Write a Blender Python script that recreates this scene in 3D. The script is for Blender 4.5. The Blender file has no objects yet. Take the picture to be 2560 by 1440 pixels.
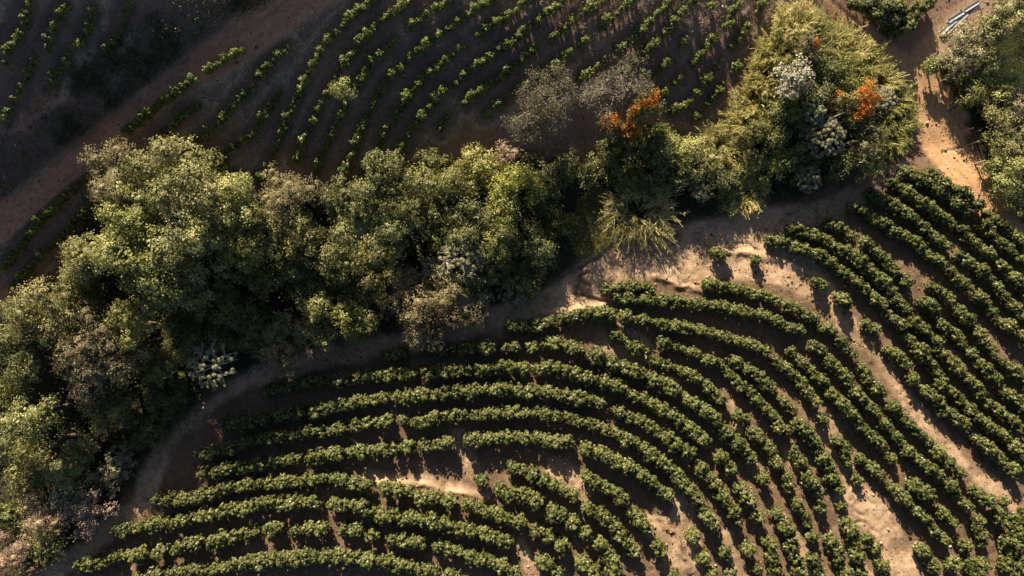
import bpy, math, random
import numpy as np
from mathutils import Vector, Matrix

# ------------------------------------------------------------------ camera, sky, sun, exposure
S = bpy.context.scene
COL = S.collection
CAM_H = 78.0
F_PX = 1730.0                      # focal length in photo pixels (2560 wide)
cam_d = bpy.data.cameras.new('camera')
cam = bpy.data.objects.new('camera', cam_d)
COL.objects.link(cam)
cam.location = (0, 0, CAM_H)
cam.rotation_euler = (0, 0, 0)     # a drone looking straight down
cam_d.sensor_width = 36.0
cam_d.lens = 36.0 * F_PX / 2560.0
cam_d.clip_end = 2000
S.camera = cam

SUN_EL = math.radians(24.0)
SUN_AZ = math.atan2(-0.30, 0.95)   # clockwise from +Y: sun stands beyond the top of the frame, a little to its left side
W = bpy.data.worlds.new('World')
S.world = W
W.use_nodes = True
nt = W.node_tree
bg = nt.nodes['Background']
sky = nt.nodes.new('ShaderNodeTexSky')
sky.sky_type = 'NISHITA'
sky.sun_disc = False
sky.sun_elevation = SUN_EL
sky.sun_rotation = SUN_AZ
sky.air_density = 0.55
sky.dust_density = 0.8
sky.ozone_density = 0.6
nt.links.new(sky.outputs[0], bg.inputs[0])
bg.inputs[1].default_value = 0.05
sun_d = bpy.data.lights.new('sun', 'SUN')
sun_d.energy = 5.0
sun_d.angle = math.radians(0.5)
sun_d.color = (1.0, 0.87, 0.67)
sun = bpy.data.objects.new('sun', sun_d)
COL.objects.link(sun)
L = Vector((math.sin(SUN_AZ) * math.cos(SUN_EL), math.cos(SUN_AZ) * math.cos(SUN_EL), math.sin(SUN_EL)))
sun.rotation_euler = L.to_track_quat('Z', 'Y').to_euler()
sun.location = (L * 150)[:]
S.view_settings.view_transform = 'Standard'
S.view_settings.look = 'None'
S.view_settings.exposure = 1.2
S.view_settings.gamma = 1.0

rng = np.random.default_rng(7)
random.seed(7)

# ------------------------------------------------------------------ helpers
def tag(o, label=None, cat=None, group=None, kind=None):
    if label: o['label'] = label
    if cat: o['category'] = cat
    if group: o['group'] = group
    if kind: o['kind'] = kind
    return o

def obj(name, me, parent=None, loc=None):
    o = bpy.data.objects.new(name, me)
    COL.objects.link(o)
    if parent is not None: o.parent = parent
    if loc is not None: o.location = loc
    return o

def empty(name, loc, rz=0.0):
    o = bpy.data.objects.new(name, None)
    COL.objects.link(o)
    o.location = loc
    o.rotation_euler = (0, 0, rz)
    o.empty_display_size = 0.2
    return o

class Noise:
    """smooth value noise on a lattice"""
    def __init__(self, seed, n=256):
        self.n = n
        self.t = np.random.default_rng(seed).random((n, n))
    def __call__(self, x, y, s):
        x = np.asarray(x) / s + 1000.3; y = np.asarray(y) / s + 1000.7
        i = np.floor(x).astype(int); j = np.floor(y).astype(int)
        u = x - i; v = y - j
        u = u * u * (3 - 2 * u); v = v * v * (3 - 2 * v)
        t = self.t; n = self.n
        a = t[i % n, j % n]; b = t[(i + 1) % n, j % n]; c = t[i % n, (j + 1) % n]; d = t[(i + 1) % n, (j + 1) % n]
        return (a * (1 - u) + b * u) * (1 - v) + (c * (1 - u) + d * u) * v
N1, N2, N3 = Noise(1), Noise(2), Noise(3)
def fbm(x, y, s, o=3):
    r = 0; a = 1; t = 0
    for k in range(o):
        r = r + a * N1(np.asarray(x) + 17 * k, np.asarray(y) - 9 * k, s / 2 ** k); t += a; a *= .5
    return r / t

class Mesh:
    """collects quads and triangles with a per-vertex tint"""
    def __init__(self):
        self.V = []; self.F = []; self.T = []; self.n = 0
    def add(self, v, f, tint):
        v = np.asarray(v, dtype=np.float32).reshape(-1, 3)
        f = np.asarray(f, dtype=np.int64)
        self.V.append(v); self.F.append(f + self.n)
        self.T.append(np.broadcast_to(np.asarray(tint, dtype=np.float32), (len(v),)).copy())
        self.n += len(v)
    def arrays(self):
        return np.concatenate(self.V), self.F, np.concatenate(self.T)
    def build(self, name, mat, smooth=False):
        me = bpy.data.meshes.new(name)
        V = np.concatenate(self.V)
        li, ls, lt = [], [], []
        off = 0
        for f in self.F:
            k = f.shape[1]
            li.append(f.ravel()); ls.append(off + np.arange(len(f)) * k); lt.append(np.full(len(f), k)); off += f.size
        li = np.concatenate(li); ls = np.concatenate(ls); lt = np.concatenate(lt)
        me.vertices.add(len(V)); me.vertices.foreach_set('co', V.ravel())
        me.loops.add(len(li)); me.loops.foreach_set('vertex_index', li.astype(np.int32))
        me.polygons.add(len(ls))
        me.polygons.foreach_set('loop_start', ls.astype(np.int32))
        me.polygons.foreach_set('loop_total', lt.astype(np.int32))
        if smooth: me.polygons.foreach_set('use_smooth', np.ones(len(ls), dtype=bool))
        a = me.attributes.new('tint', 'FLOAT', 'POINT')
        a.data.foreach_set('value', np.concatenate(self.T))
        me.update(calc_edges=True)
        me.materials.append(mat)
        return me

def unit(v):
    return v / np.maximum(np.linalg.norm(v, axis=-1, keepdims=True), 1e-9)

def leaves(m, P, Nn, ln, wd, tint, r, fold=0.18):
    """kite-shaped leaves at P, facing Nn"""
    n = len(P)
    if n == 0: return
    a = unit(np.cross(Nn, r.normal(size=(n, 3))))
    b = np.cross(Nn, a)
    ln = np.broadcast_to(ln, (n,))[:, None]; wd = np.broadcast_to(wd, (n,))[:, None]
    v = np.stack([P - a * ln * .5, P + b * wd * .5 + Nn * wd * fold - a * ln * .05, P + a * ln * .5 - Nn * ln * .1, P - b * wd * .5 + Nn * wd * fold - a * ln * .05], 1)
    f = (np.arange(n) * 4)[:, None] + np.arange(4)[None]
    m.add(v.reshape(-1, 3), f, np.repeat(np.broadcast_to(tint, (n,)), 4))

def dirs(n, r, zmin=-1.0):
    z = r.uniform(zmin, 1, n); a = r.uniform(0, 2 * np.pi, n); s = np.sqrt(np.maximum(0, 1 - z * z))
    return np.stack([s * np.cos(a), s * np.sin(a), z], 1)

def tube(m, pts, rad, tint=0.5, k=6):
    pts = np.asarray(pts, float); n = len(pts)
    d = unit(np.gradient(pts, axis=0))
    ref = np.where(np.abs(d[:, 2:3]) > .9, np.array([[1., 0, 0]]), np.array([[0, 0, 1.]]))
    a = unit(np.cross(d, ref)); b = np.cross(d, a)
    t = np.arange(k) / k * 2 * np.pi
    rad = np.broadcast_to(rad, (n,))
    v = pts[:, None] + rad[:, None, None] * (np.cos(t)[None, :, None] * a[:, None] + np.sin(t)[None, :, None] * b[:, None])
    i = np.arange(n - 1)[:, None] * k; j = np.arange(k)[None]; j2 = (j + 1) % k
    f = np.stack([i + j, i + j2, i + k + j2, i + k + j], -1).reshape(-1, 4)
    m.add(v.reshape(-1, 3), f, tint)
    for e in (0, n - 1):
        c = np.vstack([v[e], pts[e][None]])
        q = np.stack([np.arange(k), (np.arange(k) + 1) % k, np.full(k, k)], 1)
        m.add(c, q, tint)

_ico = None
def ico():
    global _ico
    if _ico is None:
        t = (1 + 5 ** .5) / 2
        v = np.array([[-1, t, 0], [1, t, 0], [-1, -t, 0], [1, -t, 0], [0, -1, t], [0, 1, t], [0, -1, -t], [0, 1, -t], [t, 0, -1], [t, 0, 1], [-t, 0, -1], [-t, 0, 1]], float)
        f = np.array([[0, 11, 5], [0, 5, 1], [0, 1, 7], [0, 7, 10], [0, 10, 11], [1, 5, 9], [5, 11, 4], [11, 10, 2], [10, 7, 6], [7, 1, 8], [3, 9, 4], [3, 4, 2], [3, 2, 6], [3, 6, 8], [3, 8, 9], [4, 9, 5], [2, 4, 11], [6, 2, 10], [8, 6, 7], [9, 8, 1]])
        _ico = (unit(v), f)
    return _ico

# ------------------------------------------------------------------ the lie of the land
YV_X = np.array([-500, -300, 0, 400, 800, 1200, 1600, 2000, 2400, 2800, 3100])
YV_Y = np.array([1400, 1290, 1130, 920, 740, 610, 500, 410, 335, 280, 240])
_pf = np.polyfit((YV_X - 1280) / 22.18, (720 - YV_Y) / 22.18, 4)
GULLIES = []

def sstep(a, b, x):
    t = np.clip((x - a) / (b - a), 0, 1)
    return t * t * (3 - 2 * t)

def height0(x, y):
    x = np.asarray(x, float); y = np.asarray(y, float)
    xc = np.clip(x, -78, 78)
    yv = np.polyval(_pf, xc)
    d = (y - yv) * 0.90
    st = 0.452 + 0.018 * sstep(-38, -46, x) - 0.05 * sstep(-40, 10, x) - 0.03 * sstep(5, 30, x)
    st = st * (1 - 0.72 * sstep(27, 50, x))
    up = 2.2 * np.log1p(np.exp(np.clip(d - 1.0, -60, 60) / 2.2))
    dn = 2.2 * np.log1p(np.exp(np.clip(-d - 1.0, -60, 60) / 2.2))
    z = st * up + 0.09 * dn
    z = z + (fbm(x, y, 14.0, 2) - .5) * 0.7 * (1 - 0.85 * sstep(2, 8, d))
    return z

def unproj(px, py, lift=0.0, h=height0):
    """photo pixel -> the point of the land (raised by lift) seen there"""
    px = np.asarray(px, float); py = np.asarray(py, float)
    dx = (px - 1280) / F_PX; dy = (720 - py) / F_PX
    z = np.zeros_like(dx)
    for _ in range(30):
        t = CAM_H - z
        z = z * .4 + .6 * (h(dx * t, dy * t) + lift)
    t = CAM_H - z
    return dx * t, dy * t

def poly_w(pts):
    p = np.array(pts, float)
    x, y = unproj(p[:, 0], p[:, 1])
    return np.stack([x, y], 1)

def dist_line(X, Y, P):
    """distance from points to polyline P and the parameter along it"""
    best = np.full(X.shape, 1e9)
    for a, b in zip(P[:-1], P[1:]):
        d = b - a; l2 = max(d @ d, 1e-9)
        t = np.clip(((X - a[0]) * d[0] + (Y - a[1]) * d[1]) / l2, 0, 1)
        best = np.minimum(best, np.hypot(X - a[0] - t * d[0], Y - a[1] - t * d[1]))
    return best

def in_poly(X, Y, P):
    r = np.zeros(X.shape, bool)
    n = len(P)
    for i in range(n):
        x1, y1 = P[i]; x2, y2 = P[(i + 1) % n]
        c = ((y1 > Y) != (y2 > Y)) & (X < (x2 - x1) * (Y - y1) / (y2 - y1 + 1e-12) + x1)
        r ^= c
    return r

# ------------------------------------------------------------------ coffee rows, traced on the photo (pixels); | splits a row where there is a gap
def trace(s):
    return [[tuple(float(q) for q in p.split(',')) for p in seg.split()] for seg in s.split('|')]
ROWS = [
 # the nine rows that reach the lower left side of the field, counted upward
 ("first", trace("340,1440 400,1432 467,1427 567,1415 640,1403 707,1393 790,1388 873,1390 927,1397 990,1408 1050,1420 1093,1427|1115,1436 1150,1446")),
 ("second", trace("197,1417 233,1407 300,1390|322,1388 370,1383|388,1380 417,1373|430,1377 483,1357 513,1353|523,1357 567,1343 640,1327 645,1326|663,1322 708,1320|725,1327 767,1320 817,1320|850,1323 905,1328|934,1333|973,1347 1007,1348 1037,1357 1067,1357|1083,1363 1130,1370 1160,1383 1200,1393 1227,1403 1257,1417 1280,1430 1292,1437")),
 ("third", trace("283,1330 333,1323 400,1310 467,1300 500,1287 550,1280 593,1270 640,1262 690,1257 740,1253 790,1257 798,1262|823,1263 873,1260 917,1270 933,1280 973,1283 1017,1290 1067,1297 1113,1307 1157,1320 1207,1333 1257,1350 1290,1360|1345,1390 1360,1405 1380,1420 1400,1437")),
 ("fourth", trace("390,1250 433,1247 477,1247 517,1238 567,1223 600,1213 640,1208 690,1203 740,1203 773,1198 823,1193 873,1200 913,1213 925,1220|947,1220 967,1220 1007,1230 1035,1234|1045,1237 1073,1240 1105,1243|1125,1250|1157,1257 1187,1263 1220,1277 1257,1290 1283,1295 1312,1308|1343,1325|1368,1340|1391,1353 1415,1367|1438,1392 1460,1410 1470,1425 1493,1437")),
 ("fifth", trace("503,1178 540,1177 573,1170 617,1167 662,1159|675,1160 707,1150 755,1147|765,1148 823,1137 873,1130 923,1127 970,1123|978,1120 1007,1120 1035,1117|1045,1114 1090,1107 1135,1107|1155,1100 1207,1097 1257,1093 1330,1093 1380,1103 1432,1107|1456,1119 1493,1130 1530,1147 1567,1163 1597,1183 1630,1207 1663,1237 1679,1252|1733,1340|1756,1384 1760,1398|1775,1425 1782,1440")),
 ("sixth", trace("493,1133 533,1130 573,1120 600,1110 640,1100 673,1093 723,1090 773,1080 807,1077 827,1077 868,1069|881,1060 923,1057 985,1050|1001,1050 1057,1053 1107,1040 1157,1037 1207,1037 1257,1030 1297,1033 1347,1033 1397,1040 1430,1050 1463,1057 1487,1063 1520,1077 1553,1093 1590,1110 1620,1127 1647,1150 1673,1170 1697,1190 1713,1213 1733,1237 1753,1263 1763,1283 1780,1307 1792,1322|1801,1363 1815,1390|1822,1420 1828,1440")),
 ("seventh", trace("550,1060 600,1057 640,1053 673,1047|690,1040 703,1037 760,1030|775,1028 833,1020 847,1013 890,1007 940,1000 990,993 1023,990 1073,987 1123,980 1173,977 1223,973 1280,973 1323,977 1363,977 1413,987 1463,997 1510,1010|1530,1022 1563,1037 1597,1050 1623,1067 1657,1087 1683,1107 1695,1124|1708,1126 1732,1141|1745,1161 1763,1183 1780,1203 1797,1230 1813,1253 1830,1277 1842,1310|1870,1372|1888,1408 1897,1437")),
 ("eighth", trace("660,985 700,970 773,953 833,950 907,943 947,937 990,937 1043,930|1055,930 1107,927 1157,923 1207,923 1257,917 1293,918 1316,928|1331,917 1367,918 1393,917 1420,930 1440,937 1467,943 1497,953 1533,957 1557,970 1580,987 1607,997 1633,1010 1660,1027 1680,1043 1707,1057 1730,1077 1747,1097 1769,1109|1791,1138 1813,1160 1832,1182|1840,1208 1863,1237 1875,1252|1890,1287|1914,1347 1928,1375 1931,1410 1940,1437")),
 ("ninth", trace("955,887 1022,883|1036,877 1058,877|1068,877 1123,870 1173,868 1240,867 1302,867|1311,863 1342,863|1351,860 1397,860 1430,867 1453,877 1467,887 1509,891|1518,906 1547,913 1573,923 1607,937 1633,947 1673,960 1697,990 1723,1000 1747,1020 1770,1037 1789,1055|1795,1068 1823,1090 1843,1110 1863,1130 1882,1159|1895,1181 1912,1209|1938,1272 1950,1297 1963,1323 1970,1340 1980,1373 1993,1407 2000,1437")),
 # short rows on the nose of the slope
 ("inner short", trace("1205,1202|1235,1217 1265,1231 1290,1230 1323,1237 1355,1258|1378,1276 1409,1288|1430,1303|1457,1325 1475,1338|1491,1355 1513,1377 1527,1397 1537,1423 1545,1440")),
 ("middle short", trace("1268,1163 1297,1173 1330,1183 1363,1200 1407,1223 1442,1244|1465,1261 1497,1283 1530,1307 1553,1337 1573,1363 1592,1385")),
 ("outer short", trace("1458,1189 1480,1200 1507,1217 1540,1237 1560,1255|1568,1275 1597,1297 1620,1327|1638,1355 1655,1385")),
 # rows that only show on the right-hand slope
 ("R1", trace("1687,1443 1690,1450")),
 ("R2", trace("1270,815 1347,817|1365,807 1390,800 1423,793 1447,787 1467,783 1505,783|1522,785")),
 ("R3", trace("1565,793 1605,797|1621,803 1665,810 1713,820 1759,828|1765,829 1800,840 1832,848|1841,852 1880,863 1909,878|1930,897 1953,917 1973,930 2000,950 2022,990 2035,1010|2055,1045|2092,1100 2110,1118|2112,1143 2122,1158|2143,1200|2168,1343 2172,1352|2190,1373|2201,1410 2213,1436")),
 ("R4", trace("1537,840 1563,853 1580,870 1609,878|1628,902 1653,910 1677,917 1707,930 1737,947 1760,957 1780,977 1802,999|1845,1035 1869,1049|1878,1075 1897,1093 1915,1115 1927,1127 1942,1160|1961,1188 1972,1213|1988,1255 2010,1287 2022,1312|2030,1343|2033,1398 2047,1430")),
 ("R5", trace("1658,859 1692,868|1705,872 1742,884|1765,902 1803,910 1817,927 1850,965|1878,981 1890,993 1905,1015 1927,1027 1940,1057 1962,1082|1985,1125 2002,1162|2015,1185 2033,1217 2047,1243 2054,1270|2079,1350 2090,1383 2100,1407 2112,1434")),
 ("R6", trace("1835,902 1873,923 1903,947 1933,980 1953,1000 1985,1032|1995,1058 2017,1087 2040,1107 2050,1140 2069,1165|2078,1190 2095,1223|2107,1267|2111,1304 2132,1329 2133,1360 2138,1390|2150,1427")),
 ("R7", trace("1978,882 2003,907 2030,930 2055,952|2063,963 2080,987 2102,1005|2115,1025 2137,1047 2160,1073 2177,1090 2200,1110 2213,1130 2229,1149|2285,1211 2322,1239|2351,1278 2382,1305|2411,1357 2420,1387 2428,1424")),
 ("R8", trace("2151,1148 2177,1167 2202,1189|2225,1215 2253,1243 2277,1263 2297,1283 2317,1300 2333,1327 2359,1352|2377,1407")),
 ("R9", trace("2298,1368 2320,1393 2335,1424")),
 ("R10", trace("2028,866 2055,878|2061,888 2087,917 2107,937 2120,957 2133,973 2163,1007 2192,1029|2208,1055 2230,1083 2249,1105|2268,1125 2297,1150 2320,1167 2347,1190 2369,1212|2388,1231 2419,1269|2445,1298 2453,1330 2461,1363|2458,1410 2450,1438")),
 ("R11", trace("1515,724 1557,717 1597,713 1629,721")),
 ("R12", trace("1545,746 1597,747 1647,753 1697,753 1747,760 1797,763 1827,773 1847,770 1880,783 1920,793 1950,807 1977,820 2002,828")),
 ("R13", trace("1771,712 1802,718|1811,719 1863,727 1913,740 1939,751|1968,766 2000,780 2035,798|2051,816 2082,828|2098,855 2129,885|2151,915 2175,953|2188,968 2205,985|2228,1015 2253,1040 2273,1063 2302,1085|2318,1105 2342,1129|2365,1155 2370,1160|2395,1178 2400,1183|2435,1221 2462,1249|2495,1275 2505,1310|2512,1350 2520,1387 2513,1424")),
 ("R14", trace("1788,631 1814,635|1890,648|2038,706 2062,711|2093,742 2122,765|2165,808 2189,822|2218,872 2240,883 2262,912|2281,945 2285,950|2308,975 2330,990 2345,1005|2358,1025 2387,1043 2412,1062|2435,1095 2467,1120 2493,1140 2529,1176|2511,1247 2516,1254")),
 ("R15", trace("1922,597 1945,602 1963,606|1983,616 2020,630 2053,643 2079,658|2098,675 2133,700 2160,720 2177,737 2205,759|2215,785 2249,812|2265,841 2290,867 2307,893 2333,920 2355,949|2352,966 2377,977 2400,1000 2422,1025|2441,1041 2470,1067 2500,1087 2527,1110 2545,1122|2553,1140 2566,1155")),
 ("R16", trace("1973,569 1997,577 2030,587 2053,597 2080,613 2110,630 2135,641|2147,653|2168,671 2193,693 2209,709|2225,728 2240,750 2263,773 2273,800 2297,817 2317,833 2339,855|2343,870 2360,887 2380,910 2407,937 2435,959|2437,967 2455,985|2468,1008 2497,1030 2527,1050 2552,1069")),
 ("R17", trace("2071,559 2097,570 2129,591|2158,606 2180,623 2203,640 2220,660 2237,677 2265,705|2311,755 2335,777|2341,795 2360,817 2387,840 2407,860 2429,882|2448,908 2473,930 2489,949|2508,975 2539,999|2553,1020 2568,1035")),
 ("R18", trace("2328,712 2353,727 2372,749|2395,775 2417,800 2443,827 2453,853 2482,879|2508,901 2535,929|2548,948 2566,965")),
 ("R19", trace("2128,516 2155,524|2171,536 2193,553 2215,561|2231,579 2260,590 2287,607 2305,622|2321,639 2342,651|2358,662 2379,679|2395,695 2419,719|2438,738 2467,760 2482,785|2501,801 2527,820 2549,839 2566,855")),
 ("R20", trace("2170,483 2200,497 2233,513 2253,530 2280,543 2297,560 2317,577 2340,597 2369,615|2395,638 2423,657 2447,673 2470,693 2489,715|2505,741 2527,763 2552,789 2570,808")),
 ("R21", trace("2228,459 2260,477 2297,503 2320,517 2343,537 2363,550 2387,563 2405,579|2420,593|2438,611 2460,627 2482,642|2498,665 2520,683 2540,703 2555,722 2570,738")),
 ("R22", trace("2265,429 2297,447 2327,467 2360,490 2387,507 2422,532|2455,561 2475,582|2491,598 2520,623 2543,640 2566,660")),
 ("R23", trace("2325,432 2353,457 2383,467 2413,490 2442,512|2465,535 2490,553 2517,573 2537,593 2560,615 2575,630")),
 ("R24", trace("2540,1297 2547,1333 2537,1360 2547,1393 2550,1430|2563,1280 2568,1320|2568,1400 2572,1440")),
 ("R25", trace("2133,6 2160,14 2185,10 2210,22 2240,20 2265,28 2300,18 2325,8|2180,36 2205,50 2232,56 2262,52 2290,40|2228,78 2246,80 2262,70")),
]
YOUNG = [
 ("first", "647,450 660,430 673,407 683,377 697,357 707,327 713,303 727,283 743,240 757,217 767,183 780,160 800,130 813,110 827,90 853,67 887,27 907,13 925,0 945,-18"),
 ("second", "737,407 743,387 755,367 757,353 763,340 777,315 788,293 792,278 800,267 810,243 820,220 832,203 843,180 850,168 860,157 870,143 893,117 903,100 923,80 940,62 987,27 1013,7 1040,-15"),
 ("third", "787,433 797,410 800,397 807,383 813,373 817,360 823,347 832,323 840,310 847,297 858,275 863,260|890,213 907,190 923,167 940,143 960,127 987,100|1030,60 1053,47 1073,30 1090,17 1117,3 1140,-15"),
 ("fourth", "863,427 868,410 873,397 887,373 892,350 897,340 902,323 908,310 913,297 920,287 928,275 937,263 940,250 963,210 977,193 997,170 1017,153 1040,133 1067,110 1090,90 1117,73 1143,50 1173,33 1190,20 1203,13 1220,3 1240,-12"),
 ("fifth", "903,417|947,360 952,350 962,323 973,313 983,290 993,283 1017,247 1023,230 1040,213 1060,190 1090,167 1120,143 1133,133 1157,113|1190,90 1213,80 1233,57 1257,47 1280,30 1303,10 1317,0 1340,-18"),
 ("sixth", "987,397 993,387 998,377 1005,367 1017,353 1023,330 1030,318 1038,307 1050,287 1073,267 1107,230 1133,210 1163,183 1197,162 1222,143 1240,130 1263,117 1280,103 1303,83 1327,67 1350,43 1363,33 1380,20 1403,7 1425,-10"),
 ("seventh", "1100,323 1113,303 1123,293|1160,257 1177,243 1193,237 1207,220 1223,207 1247,193 1280,170 1310,147 1330,130 1343,120|1377,97 1393,83 1410,70 1430,53 1440,47|1463,27 1480,17 1497,7 1520,-10"),
 ("eighth", "1210,290 1223,283|1240,263 1257,253 1287,227 1313,210|1343,193 1360,183 1377,170 1390,157 1403,143 1423,130|1447,110 1470,97|1497,73 1510,67 1520,53 1533,43 1547,30 1563,13 1573,3 1590,-14"),
 ("ninth", "1450,197 1467,183 1483,170 1497,160 1510,150|1547,123 1563,110 1580,97 1597,83 1610,70 1620,57 1630,50|1643,30 1657,20 1667,7 1680,-10"),
 ("tenth", "1547,183 1570,170 1593,150 1607,143 1620,127 1633,110 1650,97 1660,83 1673,73 1685,57|1703,33 1723,20 1735,3"),
 ("eleventh", "1620,193 1640,180 1657,167 1667,157 1677,147|1707,110 1717,97|1773,23 1780,13"),
 ("twelfth", "1657,233 1667,227|1687,207 1700,197 1710,187|1730,160 1743,150 1757,133 1767,117 1777,103 1790,87|1810,63 1827,62 1827,37 1833,23 1843,13 1853,3"),
 ("thirteenth", "1677,283 1697,273 1717,257 1733,247|1743,230 1753,220|1763,200 1777,190|1790,170 1800,160 1810,147|1833,117 1847,100|1857,80 1873,63|1897,27 1907,7"),
 ("fourteenth", "1740,293 1750,283|1773,260|1777,247 1793,230 1803,220 1813,203 1830,183 1843,167"),
]
YOUNG_DARK = [
 ("roadside", "10,667 33,640 60,603 83,577 113,545 150,510 183,470 210,455 235,440|317,330 340,310 363,293 390,270|403,253 430,243 447,230 467,210 487,200|517,175 550,157 573,140 607,125", 1.0),
 ("roadside second", "30,720 67,680 93,650 117,627 137,603 173,573 200,543 225,515|393,350 433,310 467,283 493,267", .95),
 ("shaded inner", "473,367 500,347 540,310 567,277 617,230 653,183 690,143 723,117", .95),
 ("shaded outer", "540,393 583,367 633,333 653,307 673,267 697,233", .95),
 ("corner first", "13,293 27,267 70,175 85,150|10,155 13,140 20,125 40,95 55,68 67,37 70,8", .8),
 ("corner second", "115,110 127,87 133,67 150,50 165,17", .8),
 ("corner third", "130,222 128,210 133,190 140,178 148,167 163,160 168,135|200,110 218,65 225,55 232,35 233,23", .8),
 ("corner fourth", "265,115 278,107 285,95 300,78 303,65 301,45 325,7", .8),
]


# ---- zones of the ground, given as photo pixels and laid out on the land
ROAD_L = poly_w([(-260, 760), (-60, 600), (0, 560), (60, 517), (130, 460), (220, 390), (300, 322), (380, 258), (450, 202), (530, 145), (600, 97), (680, 47), (740, 5), (830, -60), (960, -150)])
TRACK = poly_w([(1960, -80), (2030, -20), (2080, 28), (2140, 75), (2200, 122), (2250, 165), (2280, 200), (2300, 240), (2320, 290), (2345, 340), (2380, 390), (2420, 440), (2460, 490), (2510, 545), (2560, 600), (2640, 690)])
TRACK_B = poly_w([(2280, 195), (2310, 135), (2350, 92), (2400, 50), (2450, 8), (2520, -50)])
PATH = poly_w([(60, 1480), (190, 1400), (290, 1300), (345, 1270), (370, 1200), (400, 1140), (450, 1080), (530, 1010), (620, 945), (700, 912), (800, 893), (900, 880), (980, 858), (1080, 850), (1200, 815), (1300, 770), (1400, 735), (1470, 700), (1540, 650), (1640, 610), (1800, 580), (1950, 545), (2080, 520), (2180, 470), (2260, 420)])
SAND_POLY = poly_w([(1380, 720), (1500, 620), (1620, 580), (1950, 520), (1990, 600), (2060, 690), (2130, 770), (2090, 790), (1980, 720), (1830, 690), (1720, 720), (1640, 690), (1560, 690), (1510, 740), (1530, 800), (1420, 790), (1300, 800)])
STRIPS = [(poly_w(p), w) for p, w in [
    ([(1980, 680), (2080, 760), (2160, 850), (2220, 930), (2290, 1030), (2350, 1100), (2420, 1165), (2490, 1230), (2560, 1290)], 1.0),
    ([(920, 1195), (1050, 1207), (1150, 1225), (1210, 1245)], 0.9),
    ([(1690, 1245), (1715, 1310), (1738, 1390), (1750, 1460)], 1.1),
    ([(2130, 1240), (2190, 1310), (2240, 1400), (2260, 1460)], 1.9),
    ([(1150, 1090), (1180, 1180)], 0.8), ([(1400, 1170), (1450, 1220)], 1.2),
    ([(1500, 850), (1600, 900), (1680, 960)], 0.8), ([(1560, 800), (1620, 880)], 0.9),
    ([(2060, 1050), (2100, 1120), (2130, 1220), (2160, 1300)], 0.9),
    ([(1830, 1010), (1850, 1080), (1900, 1180)], 0.6), ([(1970, 1130), (2000, 1180)], 0.5),
    ([(1640, 1310), (1690, 1400), (1700, 1460)], 1.2), ([(1810, 1330), (1860, 1440)], 0.7), ([(1960, 1300), (2030, 1440)], 0.6),
    ([(2090, 1320), (2170, 1440)], 0.6), ([(1300, 1360), (1340, 1440)], 0.8)]]
FOREST = poly_w([(-150, 900), (60, 780), (160, 640), (230, 480), (330, 400), (560, 400), (650, 480), (820, 470), (950, 400), (1150, 410), (1280, 390), (1500, 390), (1650, 340), (1850, 330), (1960, 60), (2080, 70), (2220, 200), (2260, 330), (2200, 420), (2000, 490), (1700, 560), (1520, 590), (1430, 680), (1250, 760), (1180, 790), (1000, 830), (840, 850), (680, 910), (560, 960), (430, 1060), (360, 1180), (310, 1260), (180, 1370), (60, 1470), (-150, 1600)])
GREEN = poly_w([(2470, 60), (2640, 0), (2700, 700), (2560, 560), (2460, 440), (2420, 320), (2350, 200), (2330, 150), (2400, 90)])
BANK_L = poly_w([(-200, 560), (0, 470), (120, 380), (240, 300), (360, 215), (480, 130), (560, 80)])
CUT_R = poly_w([(2330, 165), (2345, 210), (2372, 250), (2395, 290), (2415, 330)])
CRACKS = [poly_w(c) for c in [
    [(1500, 640), (1472, 656), (1452, 668), (1434, 683), (1407, 694), (1392, 708)],
    [(1454, 668), (1450, 690), (1453, 712), (1438, 735), (1460, 738), (1480, 746), (1503, 751), (1520, 752)],
    [(1451, 722), (1460, 737)], [(1456, 704), (1473, 716)], [(1452, 690), (1472, 683)]]]

GX0, GX1, GY0, GY1, GS = -76.0, 76.0, -46.0, 58.0, 0.17
gx = np.arange(GX0, GX1, GS); gy = np.arange(GY0, GY1, GS)
GXX, GYY = np.meshgrid(gx, gy, indexing='ij')
D_ROAD = dist_line(GXX, GYY, ROAD_L); D_TRACK = dist_line(GXX, GYY, TRACK); D_TRB = dist_line(GXX, GYY, TRACK_B)
D_PATH = dist_line(GXX, GYY, PATH)
RW = 1.05 + 0.9 * sstep(-33, -25, GXX) + 0.65 * sstep(-44, -56, GXX)
edge = (fbm(GXX, GYY, 3.0, 4) - .5)
edge2 = (fbm(GXX + 40, GYY, 1.2, 3) - .5)
m_road = D_ROAD + edge * .8 + edge2 * .4 < RW - .1
m_track = (D_TRACK + edge * 1.6 + edge2 * .6 < 1.25 + 0.55 * sstep(40, 50, GXX)) | (D_TRB + edge * 1.5 < 1.3)
m_path = (D_PATH + edge * 2.6 + edge2 * 1.0 < 1.05)
m_sand = sstep(0.6, -0.6, np.where(in_poly(GXX, GYY, SAND_POLY), -1, dist_line(GXX, GYY, np.vstack([SAND_POLY, SAND_POLY[:1]]))) + edge * 1.6)
m_strip = np.zeros_like(GXX)
for P, w in STRIPS:
    m_strip = np.maximum(m_strip, sstep(0.4, -0.4, dist_line(GXX, GYY, P) - w + edge * 1.6 + edge2 * .7))
m_for = in_poly(GXX, GYY, FOREST)
m_green = in_poly(GXX, GYY, GREEN)

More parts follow.
